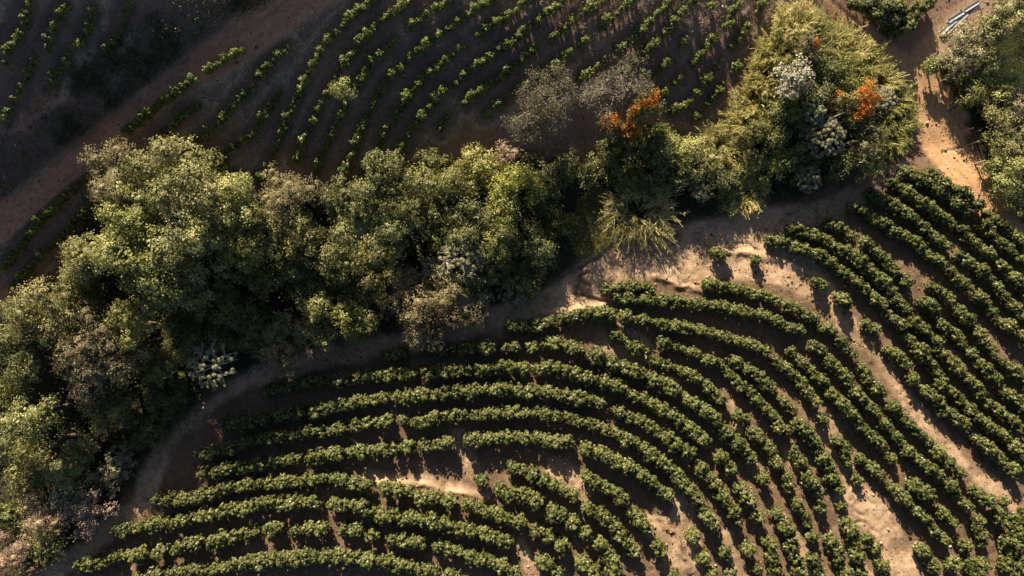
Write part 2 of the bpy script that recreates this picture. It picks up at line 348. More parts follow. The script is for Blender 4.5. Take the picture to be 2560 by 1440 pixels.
Z = height0(GXX, GYY)
yv = np.polyval(_pf, np.clip(GXX, -78, 78))
TOPSIDE = sstep(-1, 2, (GYY - yv))
cxx, cyy = np.meshgrid(np.arange(GX0, GX1 + 1, .45), np.arange(GY0, GY1 + 1, .45), indexing='ij')
dy = np.full(cxx.shape, 9.0)
for segs in [trace(q[1]) for q in YOUNG] + [trace(q[1]) for q in YOUNG_DARK]:
    for sg in segs:
        if len(sg) > 1: dy = np.minimum(dy, dist_line(cxx, cyy, poly_w(sg)))
ix = (GXX - GX0) / .45; iy = (GYY - GY0) / .45
i0 = ix.astype(int); j0 = iy.astype(int); fu = ix - i0; fv = iy - j0
DY = (dy[i0, j0] * (1 - fu) + dy[i0 + 1, j0] * fu) * (1 - fv) + (dy[i0, j0 + 1] * (1 - fu) + dy[i0 + 1, j0 + 1] * fu) * fv
YSTRIPE = np.exp(-((DY - 1.25 + edge * .9) / .36) ** 2) * sstep(.30, .56, fbm(GXX + 3, GYY, 3.5, 3)) * TOPSIDE
soft_rd = np.maximum(sstep(2.6, 1.2, D_ROAD), sstep(2.2, 1.0, np.minimum(D_TRACK, D_TRB)))
rough = 1 - .75 * soft_rd
Z += (fbm(GXX, GYY, 1.6, 3) - .5) * 0.22 * rough * (1 - .45 * TOPSIDE)
Z += (N2(GXX, GYY, .45) - .5) * 0.07 * rough * (1 - .4 * TOPSIDE)
Z += (N3(GXX, GYY, 5) - .5) * 0.5 * (1 - TOPSIDE)
for P in CRACKS:
    dd = dist_line(GXX + edge2 * .5, GYY - edge2 * .5, P)
    Z -= 0.5 * np.exp(-(dd / 0.19) ** 2)
# the red road is benched into the hill: a little flatter across than the slope around it
def nearest_on(X, Y, P_):
    bd = np.full(X.shape, 1e9); bx = np.zeros(X.shape); by = np.zeros(X.shape)
    for a, b in zip(P_[:-1], P_[1:]):
        d = b - a; t = np.clip(((X - a[0]) * d[0] + (Y - a[1]) * d[1]) / max(d @ d, 1e-9), 0, 1)
        qx = a[0] + t * d[0]; qy = a[1] + t * d[1]; e = np.hypot(X - qx, Y - qy); k = e < bd
        bd = np.where(k, e, bd); bx = np.where(k, qx, bx); by = np.where(k, qy, by)
    return bx, by
rx, ry = nearest_on(GXX, GYY, ROAD_L)
Z += sstep(RW + .35, RW - .15, D_ROAD) * .42 * (height0(rx, ry) - height0(GXX, GYY))
for P in [poly_w(c) for c in ([(1790, 625), (1880, 632), (1960, 655), (2010, 675), (2060, 702)], [(1500, 770), (1420, 777), (1300, 792), (1225, 817)], [(2085, 765), (2140, 830), (2180, 900)], [(900, 1200), (1050, 1212), (1160, 1230), (1210, 1248)], [(1600, 1230), (1690, 1330), (1730, 1430)], [(1000, 862), (1150, 850), (1250, 852)], [(1640, 690), (1700, 715), (1770, 735)])]:
    Z += 0.26 * np.exp(-((dist_line(GXX + edge2, GYY + edge2 * .7, P)) / .33) ** 2)
# small runoff channels down the bare patches
for sd in range(26):
    rr_ = np.random.default_rng(500 + sd)
    px_, py_ = [(1400 + 260 * rr_.random(), 610 + 150 * rr_.random()), (1700 + 330 * rr_.random(), 580 + 100 * rr_.random()), (2120 + 120 * rr_.random(), 1250 + 150 * rr_.random()), (2330 + 90 * rr_.random(), 260 + 150 * rr_.random())][sd % 4]
    q = [(px_, py_)]; an = rr_.uniform(-.9, .3) - (1.9 if sd % 4 == 3 else 0)
    for _ in range(5): an += rr_.normal(0, .35); q.append((q[-1][0] - 17 * math.sin(an + 1.2), q[-1][1] - 17 * math.cos(an + 1.2)))
    Q = poly_w(q); x0, y0 = Q.min(0) - 1; x1, y1 = Q.max(0) + 1
    ia, ib = np.searchsorted(gx, [x0, x1]); ja, jb = np.searchsorted(gy, [y0, y1])
    sl = (slice(ia, ib), slice(ja, jb))
    Z[sl] -= .16 * np.exp(-(dist_line(GXX[sl] + edge2[sl] * .4, GYY[sl], Q) / .15) ** 2)
# low ridges of straw and soil thrown up between the young rows
Z += .11 * np.exp(-((DY - 1.25 + edge * .5) / .34) ** 2) * TOPSIDE * (1 - soft_rd) * (.4 + 1.2 * fbm(GXX, GYY, 4, 2))
# wheel ruts of the two tracks
for D, o in ((D_ROAD, .62), (D_TRACK, .7)):
    Z -= 0.09 * np.exp(-((D - o) / .20) ** 2) * (.4 + fbm(GXX, GYY, 2.5, 2))
# low cut bank beside the track and a hump of earth above the red road
cr = dist_line(GXX, GYY, CUT_R)
Z += 0.55 * np.exp(-((dist_line(GXX, GYY, CUT_R + np.array([1.3, .6]))) / 1.0) ** 2)
yr = np.interp(GXX, ROAD_L[:, 0], ROAD_L[:, 1]); up_road = (GYY > yr) * D_ROAD
Z += 0.35 * sstep(1.3, 3.6, up_road) * sstep(8, -4, GXX) + 0.15 * np.exp(-((up_road - 4.2) / 1.2) ** 2) * (up_road > 0)

def height(x, y):
    x = np.clip((np.asarray(x, float) - GX0) / GS, 0, len(gx) - 1.001); y = np.clip((np.asarray(y, float) - GY0) / GS, 0, len(gy) - 1.001)
    i = x.astype(int); j = y.astype(int); u = x - i; v = y - j
    return (Z[i, j] * (1 - u) + Z[i + 1, j] * u) * (1 - v) + (Z[i, j + 1] * (1 - u) + Z[i + 1, j + 1] * u) * v

def spot(px, py, lift=0.0):
    x, y = unproj(px, py, lift, height)
    return x, y, height(x, y)

# ------------------------------------------------------------------ materials
def new_mat(name):
    m = bpy.data.materials.new(name); m.use_nodes = True
    n = m.node_tree.nodes; n.clear()
    return m, n, m.node_tree.links

def leaf_mat(name, cols, trans=0.27, rough=0.5, spec=0.35, gain=2.2, hue=.018):
    """cols: colours along the per-leaf tint"""
    m, n, l = new_mat(name)
    out = n.new('ShaderNodeOutputMaterial'); mix = n.new('ShaderNodeMixShader')
    p = n.new('ShaderNodeBsdfPrincipled'); t = n.new('ShaderNodeBsdfTranslucent')
    at = n.new('ShaderNodeAttribute'); at.attribute_name = 'tint'
    oi = n.new('ShaderNodeObjectInfo')
    ad = n.new('ShaderNodeMath'); ad.operation = 'MULTIPLY_ADD'; ad.inputs[1].default_value = 0.22
    sb = n.new('ShaderNodeMath'); sb.operation = 'SUBTRACT'; sb.inputs[1].default_value = 0.11
    l.new(oi.outputs['Random'], ad.inputs[0]); l.new(at.outputs['Fac'], ad.inputs[2]); l.new(ad.outputs[0], sb.inputs[0])
    r = n.new('ShaderNodeValToRGB')
    e = r.color_ramp.elements
    cols = [tuple(min(q * gain, .8) for q in c) for c in cols]
    for k, c in enumerate(cols):
        pos = k / (len(cols) - 1)
        if k < 2: el = e[k]; el.position = pos
        else: el = e.new(pos)
        el.color = (*c, 1)
    l.new(sb.outputs[0], r.inputs[0])
    hs = n.new('ShaderNodeHueSaturation')
    def vary(inp, lo, hi, k):
        f = n.new('ShaderNodeMath'); f.operation = 'MULTIPLY'; f.inputs[1].default_value = k; l.new(oi.outputs['Random'], f.inputs[0])
        g = n.new('ShaderNodeMath'); g.operation = 'FRACT'; l.new(f.outputs[0], g.inputs[0])
        h = n.new('ShaderNodeMapRange'); h.inputs[3].default_value = lo; h.inputs[4].default_value = hi; l.new(g.outputs[0], h.inputs[0]); l.new(h.outputs[0], inp)
    vary(hs.inputs['Hue'], .5 - hue, .5 + hue * .3, 13.7); vary(hs.inputs['Saturation'], 1 - hue * 4, 1 + hue * 8, 31.3); vary(hs.inputs['Value'], 1 - hue * 10, 1 + hue * 12, 57.1)
    l.new(r.outputs[0], hs.inputs['Color'])
    l.new(hs.outputs[0], p.inputs['Base Color']); l.new(hs.outputs[0], t.inputs['Color'])
    p.inputs['Roughness'].default_value = rough; p.inputs['Specular IOR Level'].default_value = spec
    mix.inputs[0].default_value = trans
    l.new(p.outputs[0], mix.inputs[1]); l.new(t.outputs[0], mix.inputs[2]); l.new(mix.outputs[0], out.inputs[0])
    return m

def plain_mat(name, c1, c2, scale=6.0, rough=0.8, bump=0.0, metal=0.0):
    m, n, l = new_mat(name)
    out = n.new('ShaderNodeOutputMaterial'); p = n.new('ShaderNodeBsdfPrincipled')
    tc = n.new('ShaderNodeTexCoord'); no = n.new('ShaderNodeTexNoise'); no.inputs['Scale'].default_value = scale; no.inputs['Detail'].default_value = 5
    r = n.new('ShaderNodeValToRGB'); r.color_ramp.elements[0].color = (*c1, 1); r.color_ramp.elements[1].color = (*c2, 1)
    r.color_ramp.elements[0].position = .35; r.color_ramp.elements[1].position = .65
    l.new(tc.outputs['Object'], no.inputs['Vector']); l.new(no.outputs['Fac'], r.inputs[0]); l.new(r.outputs[0], p.inputs['Base Color'])
    p.inputs['Roughness'].default_value = rough; p.inputs['Metallic'].default_value = metal
    if bump:
        b = n.new('ShaderNodeBump'); b.inputs['Strength'].default_value = bump; b.inputs['Distance'].default_value = .03
        l.new(no.outputs['Fac'], b.inputs['Height']); l.new(b.outputs[0], p.inputs['Normal'])
    l.new(p.outputs[0], out.inputs[0])
    return m

M = {}
M['coffee'] = leaf_mat('coffee_leaf', [(.046, .054, .015), (.105, .115, .032), (.172, .178, .056), (.27, .262, .11)], .25, .42, .45, 1.3, .004)
M['young'] = leaf_mat('young_coffee_leaf', [(.055, .075, .02), (.13, .16, .04), (.22, .25, .06), (.32, .34, .12)], .3, .45, .4, 1.2, .006)
M['olive'] = leaf_mat('olive_leaf', [(.050, .052, .018), (.095, .096, .034), (.15, .145, .056), (.22, .21, .09)])
M['green'] = leaf_mat('green_leaf', [(.036, .041, .013), (.070, .076, .025), (.118, .121, .044), (.18, .18, .08)])
M['lime'] = leaf_mat('lime_leaf', [(.055, .058, .018), (.112, .118, .036), (.182, .184, .060), (.27, .262, .11)])
M['pale'] = leaf_mat('pale_leaf', [(.065, .068, .025), (.13, .132, .05), (.21, .205, .09), (.31, .30, .155)])
M['grey'] = leaf_mat('grey_leaf', [(.075, .066, .036), (.13, .116, .062), (.195, .175, .095), (.27, .245, .145)], gain=2.0)
M['dry_leaf'] = leaf_mat('dry_leaf', [(.065, .06, .034), (.115, .108, .058), (.175, .162, .092), (.25, .23, .14)], gain=1.25)
M['brown'] = leaf_mat('brown_leaf', [(.07, .056, .029), (.132, .113, .058), (.188, .165, .085), (.24, .215, .115)], gain=1.75)
M['rust'] = leaf_mat('rust_leaf', [(.10, .075, .05), (.18, .137, .092), (.25, .195, .135), (.22, .20, .10)], gain=1.7)
M['silver'] = leaf_mat('silver_leaf', [(.15, .16, .11), (.27, .265, .185), (.40, .385, .27), (.52, .495, .37)], .15, .6, .2, 1.05)
M['umbrella'] = leaf_mat('umbrella_leaf', [(.05, .053, .022), (.11, .112, .052), (.19, .188, .095), (.29, .28, .165)], .2, .55, .3, 1.25, .008)
M['cane'] = leaf_mat('cane_blade', [(.12, .112, .035), (.21, .195, .062), (.32, .285, .10), (.46, .41, .21)], .35, .5, .3, 1.6, .006)
M['cane_green'] = leaf_mat('cane_blade_green', [(.07, .080, .024), (.13, .138, .04), (.21, .205, .06), (.33, .31, .14)], .35, .5, .3, 1.6, .006)
M['orange'] = leaf_mat('orange_blossom', [(.26, .09, .02), (.52, .18, .025), (.70, .28, .04), (.74, .40, .10)], .3, .6, .2, 1.05, .003)
M['dry'] = leaf_mat('dry_grass_blade', [(.12, .095, .07), (.20, .16, .115), (.28, .23, .165), (.36, .30, .22)], .2, .7, .1, 1.2)
M['weed'] = leaf_mat('weed_leaf', [(.10, .085, .025), (.17, .15, .04), (.24, .205, .06), (.32, .27, .11)], .3, .6, .2, 1.3)
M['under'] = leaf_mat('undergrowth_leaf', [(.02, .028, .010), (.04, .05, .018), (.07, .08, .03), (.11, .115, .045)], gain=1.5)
M['bark'] = plain_mat('bark', (.10, .075, .055), (.17, .13, .10), 9, .9, .5)
M['pale_bark'] = plain_mat('pale_bark', (.30, .26, .21), (.42, .37, .31), 9, .85, .4)
M['grey_bark'] = plain_mat('grey_bark', (.15, .12, .10), (.25, .205, .17), 9, .9, .4)
M['post'] = plain_mat('weathered_post', (.33, .27, .21), (.48, .40, .32), 12, .85, .3)
M['wire'] = plain_mat('fence_wire', (.12, .10, .085), (.22, .19, .16), 20, .6)
M['sheet'] = plain_mat('shade_blue_sheet', (.20, .25, .33), (.30, .345, .40), 3, .55, .2)  # dimmed and blued: the shade over the sheets is put into the colour
M['sheet_grey'] = plain_mat('dirty_grey_sheet', (.17, .165, .16), (.28, .27, .265), 3, .6, .2)

def ground_mat():
    m, n, l = new_mat('plantation_ground')
    out = n.new('ShaderNodeOutputMaterial'); p = n.new('ShaderNodeBsdfPrincipled')
    geo = n.new('ShaderNodeNewGeometry')
    def noise(scale, detail=5, rough=.6, vec=None):
        o = n.new('ShaderNodeTexNoise'); o.inputs['Scale'].default_value = scale; o.inputs['Detail'].default_value = detail; o.inputs['Roughness'].default_value = rough
        l.new(vec if vec is not None else geo.outputs['Position'], o.inputs['Vector']); return o.outputs['Fac']
    def ramp(f, stops):
        r = n.new('ShaderNodeValToRGB'); e = r.color_ramp.elements
        for k, (pos, c) in enumerate(stops):
            el = e[k] if k < 2 else e.new(pos)
            el.position = pos; el.color = (*c, 1) if len(c) == 3 else c
        l.new(f, r.inputs[0]); return r.outputs[0]
    def mixc(f, a, b):
        x = n.new('ShaderNodeMix'); x.data_type = 'RGBA'
        l.new(f, x.inputs[0]); l.new(a, x.inputs[6]); l.new(b, x.inputs[7]); return x.outputs[2]
    za = n.new('ShaderNodeAttribute'); za.attribute_name = 'zone_a'
    zb = n.new('ShaderNodeAttribute'); zb.attribute_name = 'zone_b'
    sa = n.new('ShaderNodeSeparateColor'); l.new(za.outputs['Color'], sa.inputs[0])
    sb = n.new('ShaderNodeSeparateColor'); l.new(zb.outputs['Color'], sb.inputs[0])
    fine = noise(9, 6, .65); mid = noise(2.0, 8, .72); big = noise(.35, 4, .6); grit = noise(30, 3, .6); big2 = noise(1.3, 8, .75)
    litter = ramp(fine, [(.34, (.05, .034, .023)), (.47, (.11, .072, .047)), (.58, (.22, .15, .095)), (.72, (.42, .31, .20))])
    earth = ramp(mid, [(.3, (.09, .058, .037)), (.5, (.18, .112, .07)), (.7, (.32, .21, .135))])
    base = mixc(ramp(fine, [(.42, (0, 0, 0)), (.62, (1, 1, 1))]), earth, litter)
    sand = ramp(mid, [(.28, (.38, .25, .15)), (.5, (.56, .385, .24)), (.72, (.70, .51, .345))])
    sand = mixc(ramp(fine, [(.50, (0, 0, 0)), (.62, (.6, .6, .6))]), sand, ramp(grit, [(.4, (.17, .115, .078)), (.6, (.34, .235, .16))]))
    sand = mixc(ramp(big2, [(.52, (0, 0, 0)), (.66, (.55, .55, .55))]), sand, litter)
    red = ramp(mid, [(.3, (.36, .16, .09)), (.5, (.49, .25, .15)), (.72, (.60, .36, .23))])
    red = mixc(ramp(grit, [(.55, (0, 0, 0)), (.7, (.5, .5, .5))]), red, ramp(fine, [(.4, (.32, .16, .105)), (.6, (.60, .38, .27))]))
    track = ramp(mid, [(.3, (.50, .24, .10)), (.5, (.56, .33, .17)), (.7, (.60, .42, .26))])
    track = mixc(ramp(grit, [(.55, (0, 0, 0)), (.72, (.5, .5, .5))]), track, ramp(fine, [(.4, (.34, .18, .09)), (.6, (.62, .46, .31))]))
    # dead grass lying along the contour rows of the upper field
    mp = n.new('ShaderNodeMapping'); mp.vector_type = 'TEXTURE'; mp.inputs['Rotation'].default_value = (0, 0, math.radians(48)); mp.inputs['Scale'].default_value = (1.1, .5, 1)
    l.new(geo.outputs['Position'], mp.inputs['Vector'])
    straw = noise(3.2, 9, .78, mp.outputs[0])
    upper = ramp(straw, [(.34, (.14, .090, .062)), (.5, (.27, .18, .125)), (.60, (.38, .275, .195)), (.72, (.52, .41, .29))])
    upper = mixc(ramp(big, [(.4, (0, 0, 0)), (.65, (.75, .75, .75))]), upper, ramp(fine, [(.36, (.18, .10, .07)), (.64, (.38, .225, .155))]))
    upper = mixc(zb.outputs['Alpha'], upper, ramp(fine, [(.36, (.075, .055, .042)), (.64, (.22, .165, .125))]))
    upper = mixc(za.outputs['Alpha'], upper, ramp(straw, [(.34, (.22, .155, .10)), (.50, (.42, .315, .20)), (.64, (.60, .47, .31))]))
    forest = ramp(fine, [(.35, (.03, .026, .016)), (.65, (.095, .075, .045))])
    lawn = ramp(fine, [(.3, (.022, .026, .009)), (.5, (.045, .05, .017)), (.7, (.10, .10, .036))])  # lawn green darkened: the shadow lying on it is put into the colour
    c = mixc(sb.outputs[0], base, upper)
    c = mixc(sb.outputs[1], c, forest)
    c = mixc(sb.outputs[2], c, lawn)
    c = mixc(sa.outputs[0], c, sand)
    c = mixc(sa.outputs[1], c, red)
    c = mixc(sa.outputs[2], c, track)
    l.new(c, p.inputs['Base Color'])
    p.inputs['Roughness'].default_value = .95; p.inputs['Specular IOR Level'].default_value = .08
    b = n.new('ShaderNodeBump'); b.inputs['Strength'].default_value = .9; b.inputs['Distance'].default_value = .09
    l.new(fine, b.inputs['Height']); l.new(b.outputs[0], p.inputs['Normal'])
    l.new(p.outputs[0], out.inputs[0])
    return m
M['ground'] = ground_mat()

# ------------------------------------------------------------------ the ground, its roads and paths (one sheet, split along the edges of the roads)
zone_a = np.zeros(GXX.shape + (4,), np.float32); zone_a[..., 3] = 1
zone_b = zone_a.copy()
fz = lambda d, w: sstep(w + .5, w - .5, d + edge * 1.6 + edge2 * .9)
brk = .35 + .65 * sstep(.35, .62, fbm(GXX + 9, GYY - 4, 1.7, 4))
zone_a[..., 0] = np.maximum.reduce([m_sand * (.55 + .45 * brk), m_strip * brk * .85, fz(D_PATH, 1.05 + .5 * (fbm(GXX, GYY + 30, 6, 2) - .5)) * np.maximum(brk, .8) * (1.0 - .06 * sstep(-12, 5, GXX))])
zone_a[..., 1] = sstep(.25, -.25, D_ROAD + edge * .8 + edge2 * .5 - RW)
zone_a[..., 3] = YSTRIPE
RED_P = [dist_line(GXX, GYY, poly_w(c)) - w for c, w in (([(60, 330), (95, 300), (130, 260)], .5), ([(130, 250), (170, 250)], .3), ([(0, 740), (60, 760), (130, 700)], .8))]
zone_a[..., 1] = np.maximum(zone_a[..., 1], sstep(.5, -.5, np.minimum.reduce(RED_P) + edge * 2 + edge2) * .75)
zone_a[..., 2] = np.maximum(fz(D_TRACK, 1.5 + 1.0 * sstep(44, 50, GXX)), sstep(.9, .2, cr + edge2) * 1.0)
zone_a[..., 0] = np.maximum(zone_a[..., 0], fz(D_TRB, 1.5) * .55)
zone_b[..., 0] = TOPSIDE * (1 - m_green)
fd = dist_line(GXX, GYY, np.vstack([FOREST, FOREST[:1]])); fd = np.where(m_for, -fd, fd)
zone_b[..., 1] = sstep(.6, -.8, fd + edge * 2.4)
gd = dist_line(GXX, GYY, np.vstack([GREEN, GREEN[:1]])); gd = np.where(m_green, -gd, gd)
zone_b[..., 2] = sstep(.6, -.8, gd + edge * 2.4)

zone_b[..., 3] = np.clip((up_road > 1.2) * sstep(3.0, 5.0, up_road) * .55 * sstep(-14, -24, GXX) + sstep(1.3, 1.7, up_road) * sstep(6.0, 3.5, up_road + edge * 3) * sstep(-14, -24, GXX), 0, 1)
nx, ny = GXX.shape
ids = np.arange(nx * ny).reshape(nx, ny)
quads = np.stack([ids[:-1, :-1], ids[1:, :-1], ids[1:, 1:], ids[:-1, 1:]], -1).reshape(-1, 4)
cell = np.zeros((nx - 1, ny - 1), int)
cell[m_path[:-1, :-1]] = 3
cell[m_track[:-1, :-1]] = 2
cell[m_road[:-1, :-1]] = 1
cell = cell.ravel()
VV = np.stack([GXX, GYY, Z], -1).reshape(-1, 3).astype(np.float32)
def ground_piece(name, k):
    q = quads[cell == k]
    used, inv = np.unique(q, return_inverse=True)
    q = inv.reshape(q.shape)
    me = bpy.data.meshes.new(name)
    me.vertices.add(len(used)); me.vertices.foreach_set('co', VV[used].ravel())
    me.loops.add(q.size); me.loops.foreach_set('vertex_index', q.ravel().astype(np.int32))
    me.polygons.add(len(q)); me.polygons.foreach_set('loop_start', (np.arange(len(q)) * 4).astype(np.int32)); me.polygons.foreach_set('loop_total', np.full(len(q), 4, np.int32))
    for nm, arr in (('zone_a', zone_a), ('zone_b', zone_b)):
        a = me.attributes.new(nm, 'FLOAT_COLOR', 'POINT'); a.data.foreach_set('color', arr.reshape(-1, 4)[used].ravel())
    me.update(calc_edges=True); me.polygons.foreach_set('use_smooth', np.ones(len(q), bool)); me.materials.append(M['ground'])
    return tag(obj(name, me), kind='structure')
ground_piece('hillside', 0)
# the land goes on beyond the photo
ox = np.concatenate([np.linspace(-420, GX0 + .5, 18), np.linspace(GX0 + .5, gx[-1] - .5, 40)[1:], np.linspace(gx[-1] - .5, 420, 18)[1:]])
oy = np.concatenate([np.linspace(-420, GY0 + .5, 18), np.linspace(GY0 + .5, gy[-1] - .5, 30)[1:], np.linspace(gy[-1] - .5, 420, 18)[1:]])
OX, OY = np.meshgrid(ox, oy, indexing='ij')
OZ = height0(np.clip(OX, GX0, gx[-1]), np.clip(OY, GY0, gy[-1])) - .12
oid = np.arange(OX.size).reshape(OX.shape)
oq = np.stack([oid[:-1, :-1], oid[1:, :-1], oid[1:, 1:], oid[:-1, 1:]], -1)
ii, jj = np.meshgrid(np.arange(len(ox) - 1), np.arange(len(oy) - 1), indexing='ij')
keep = ~((ii >= 17) & (ii < 17 + 39) & (jj >= 17) & (jj < 17 + 29))
om = Mesh(); om.add(np.stack([OX, OY, OZ], -1).reshape(-1, 3), oq[keep], 0.0)
tag(obj('surrounding_land', om.build('surrounding_land', M['ground'], True)), kind='structure')
tag(ground_piece('dirt_road', 1), 'reddish dirt road running down past the dark upper field', 'road')
tag(ground_piece('farm_track', 2), 'forked orange dirt track beside the cane thicket', 'track')
tag(ground_piece('dirt_path', 3), 'pale earth path between the woodland and the coffee rows', 'path')

def bush_arrays(seed, dia, h, n_clump, per, ll):
    r = np.random.default_rng(seed)
    m = Mesh()
    R = dia / 2
    # main shape: several lobes stacked on a short stem
    nl = 9
    lob = []
    for k in range(nl):
        a = k * 2.4 + r.uniform(0, 1); zz = (k + .5) / nl
        rr = R * (.62 - .45 * abs(zz - .42)) * r.uniform(.75, 1.15)
        lob.append((np.array([math.cos(a) * rr, math.sin(a) * rr, h * (.18 + .68 * zz)]), R * r.uniform(.42, .60)))
    iv, jf = ico()
    for c, s in lob:
        m.add(c + iv * s * .70 * np.array([1, 1, .95]), jf, .25)  # added solid cores, tinted darker for the shade inside the bush
    for c, s in lob:
        n = n_clump // nl
        d = dirs(n, r, -.55)
        cc = c + d * s * r.uniform(.8, 1.12, (n, 1))
        tl = np.clip(r.normal(.42, .16, n) , 0, 1)
        for j in range(n):
            dd = unit(d[j] * .7 + r.normal(size=(per, 3)) * .75 + np.array([0, 0, .35]))
            leaves(m, cc[j] + dd * .12 * r.uniform(.4, 1.2, (per, 1)), unit(d[j] * .5 + dd + np.array([0, 0, .3]) + r.normal(size=(per, 3)) * .35), ll * r.uniform(.7, 1.2, per), ll * .46, np.clip(tl[j] + r.normal(0, .12, per), 0, 1), r)
    tube(m, [(0, 0, -.25), (0, 0, h * .25), (.02, 0, h * .5)], [.05, .045, .03], .05, 5)
    return m

def stack(arrs, places):
    """many bushes in one mesh"""
    M_ = Mesh()
    for (x, y, z, rz, s, k) in places:
        V, F, T = arrs[k]
        c, si = math.cos(rz), math.sin(rz)
        Rm = np.array([[c, si, 0], [-si, c, 0], [0, 0, 1]])
        n0 = M_.n
        M_.V.append(((V @ Rm) * s * np.array([1, 1, .88 + .24 * ((x * 7.3 + y * 3.1) % 1)]) + np.array([x, y, z])).astype(np.float32)); M_.T.append(np.clip(T + .26 * ((x * 3.7 + y * 9.1) % 1) - .13, 0, 1).astype(np.float32))
        for f in F: M_.F.append(f + n0)
        M_.n += len(V)
    # merge face lists of one size
    by = {}
    for f in M_.F: by.setdefault(f.shape[1], []).append(f)
    M_.F = [np.concatenate(v) for v in by.values()]
    return M_

def along(segs, lift, step, inset, r):
    """bush spots along the pieces of a row"""
    out = []
    for seg in segs:
        p = np.array(seg, float)
        x, y = unproj(p[:, 0], p[:, 1], lift, height)
        q = np.stack([x, y], 1)
        if len(q) == 1:
            out.append((q[0, 0], q[0, 1])); continue
        dl = np.hypot(*np.diff(q, axis=0).T); s = np.concatenate([[0], np.cumsum(dl)])
        ins = min(inset, s[-1] * .3)
        n = max(1, int(round((s[-1] - 2 * ins) / step)) + 1)
        for k in range(n):
            t = ins + (s[-1] - 2 * ins) * (k / (n - 1) if n > 1 else .5) + r.normal(0, .07)
            out.append((np.interp(t, s, q[:, 0]) + r.normal(0, .06), np.interp(t, s, q[:, 1]) + r.normal(0, .06)))
    return out

ORD = {1: 'first', 2: 'second', 3: 'third'}
def nth(k):
    return f"{k}{'th' if 10 <= k % 100 <= 20 else {1: 'st', 2: 'nd', 3: 'rd'}.get(k % 10, 'th')}"

NB = 8
bush_m = [bush_arrays(100 + k, 1.55, 2.1, 99, 9, .30) for k in range(NB)]
bush_me = [b.build('coffee_bush', M['coffee']) for b in bush_m]
bush_arr = [b.arrays() for b in bush_m]
r_b = np.random.default_rng(5)
mass = []
n_ind = 0
for name, segs in ROWS:
    sp = along(segs, 1.0, 1.12 if not name.startswith('R') else .80, .62 if not name.startswith('R') else .08, r_b)
    ind = name in ("first", "second", "third", "fourth", "fifth", "sixth", "seventh", "eighth", "inner short", "middle short", "outer short")
    for k, (x, y) in enumerate(sp):
        if y < -46 or y > 50: continue
        s = r_b.normal(1.02 if ind else .97, .08 if ind else .11); s = float(np.clip(s, .72, 1.25)); rz = r_b.uniform(0, 6.28); v = int(r_b.integers(NB))
        s = s if ind or name in ('eighth', 'ninth') else s * .87
        z = float(height(x, y))
        if ind and n_ind < 300:
            n_ind += 1
            o = obj('coffee_bush', bush_me[v], None, (x, y, z))
            o.rotation_euler = (0, 0, rz); o.scale = (s, s, s * r_b.uniform(.92, 1.08))
            if name.endswith('short'):
                lab = f"round coffee bush, {nth(k + 1)} from the upper end of the {name} row on the slope's nose"
            else:
                lab = f"round coffee bush, {nth(k + 1)} along the {name} row counted up from the photo's bottom"
            tag(o, lab, 'coffee bush', 'mature coffee bushes planted in curving hillside rows')
        else:
            mass.append((x, y, z, rz, s, v))
rows_o = obj('coffee_hedgerows', stack(bush_arr, mass).build('coffee_hedgerows', M['coffee']))
tag(rows_o, 'remaining mature coffee bushes merging into hedges on the sunlit lower slope', 'coffee bushes', None, 'stuff')

young_m = [bush_arrays(300 + k, .74, 1.1, 54, 7, .18) for k in range(6)]
young_me = [b.build('young_coffee_bush', M['young']) for b in young_m]
young_arr = [b.arrays() for b in young_m]
mass_y = []
n_y = 0
for name, s_ in YOUNG:
    sp = along(trace(s_), .7, .60, .0, r_b)
    for k, (x, y) in enumerate(sp):
        s = float(np.clip(r_b.normal(1.0, .2), .55, 1.55)); rz = r_b.uniform(0, 6.28); v = int(r_b.integers(6)); z = float(height(x, y))
        if n_y < 300 and r_b.random() < .93 and y < 38:
            n_y += 1
            o = obj('young_coffee_bush', young_me[v], None, (x, y, z)); o.rotation_euler = (0, 0, rz); o.scale = (s, s, s * r_b.uniform(.8, 1.25))
            tag(o, f"small coffee bush, {nth(k + 1)} up from the wood in the {name} young row", 'young coffee bush', 'young coffee bushes on the shaded upper slope')
        elif r_b.random() < .9:
            mass_y.append((x, y, z, rz, s, v))
for name, s_, sc in YOUNG_DARK:
    for (x, y) in along(trace(s_), .6, .66, .0, r_b):
        mass_y.append((x, y, float(height(x, y)), r_b.uniform(0, 6.28), sc * float(np.clip(r_b.normal(1.05, .15), .7, 1.4)), int(r_b.integers(6))))
tag(obj('young_coffee_rows', stack(young_arr, mass_y).build('young_coffee_rows', M['young'])), 'dim rows of young coffee bushes in shade around the red road', 'young coffee rows', None, 'stuff')
print('BUSHES', n_ind, len(mass), 'young', n_y, len(mass_y))

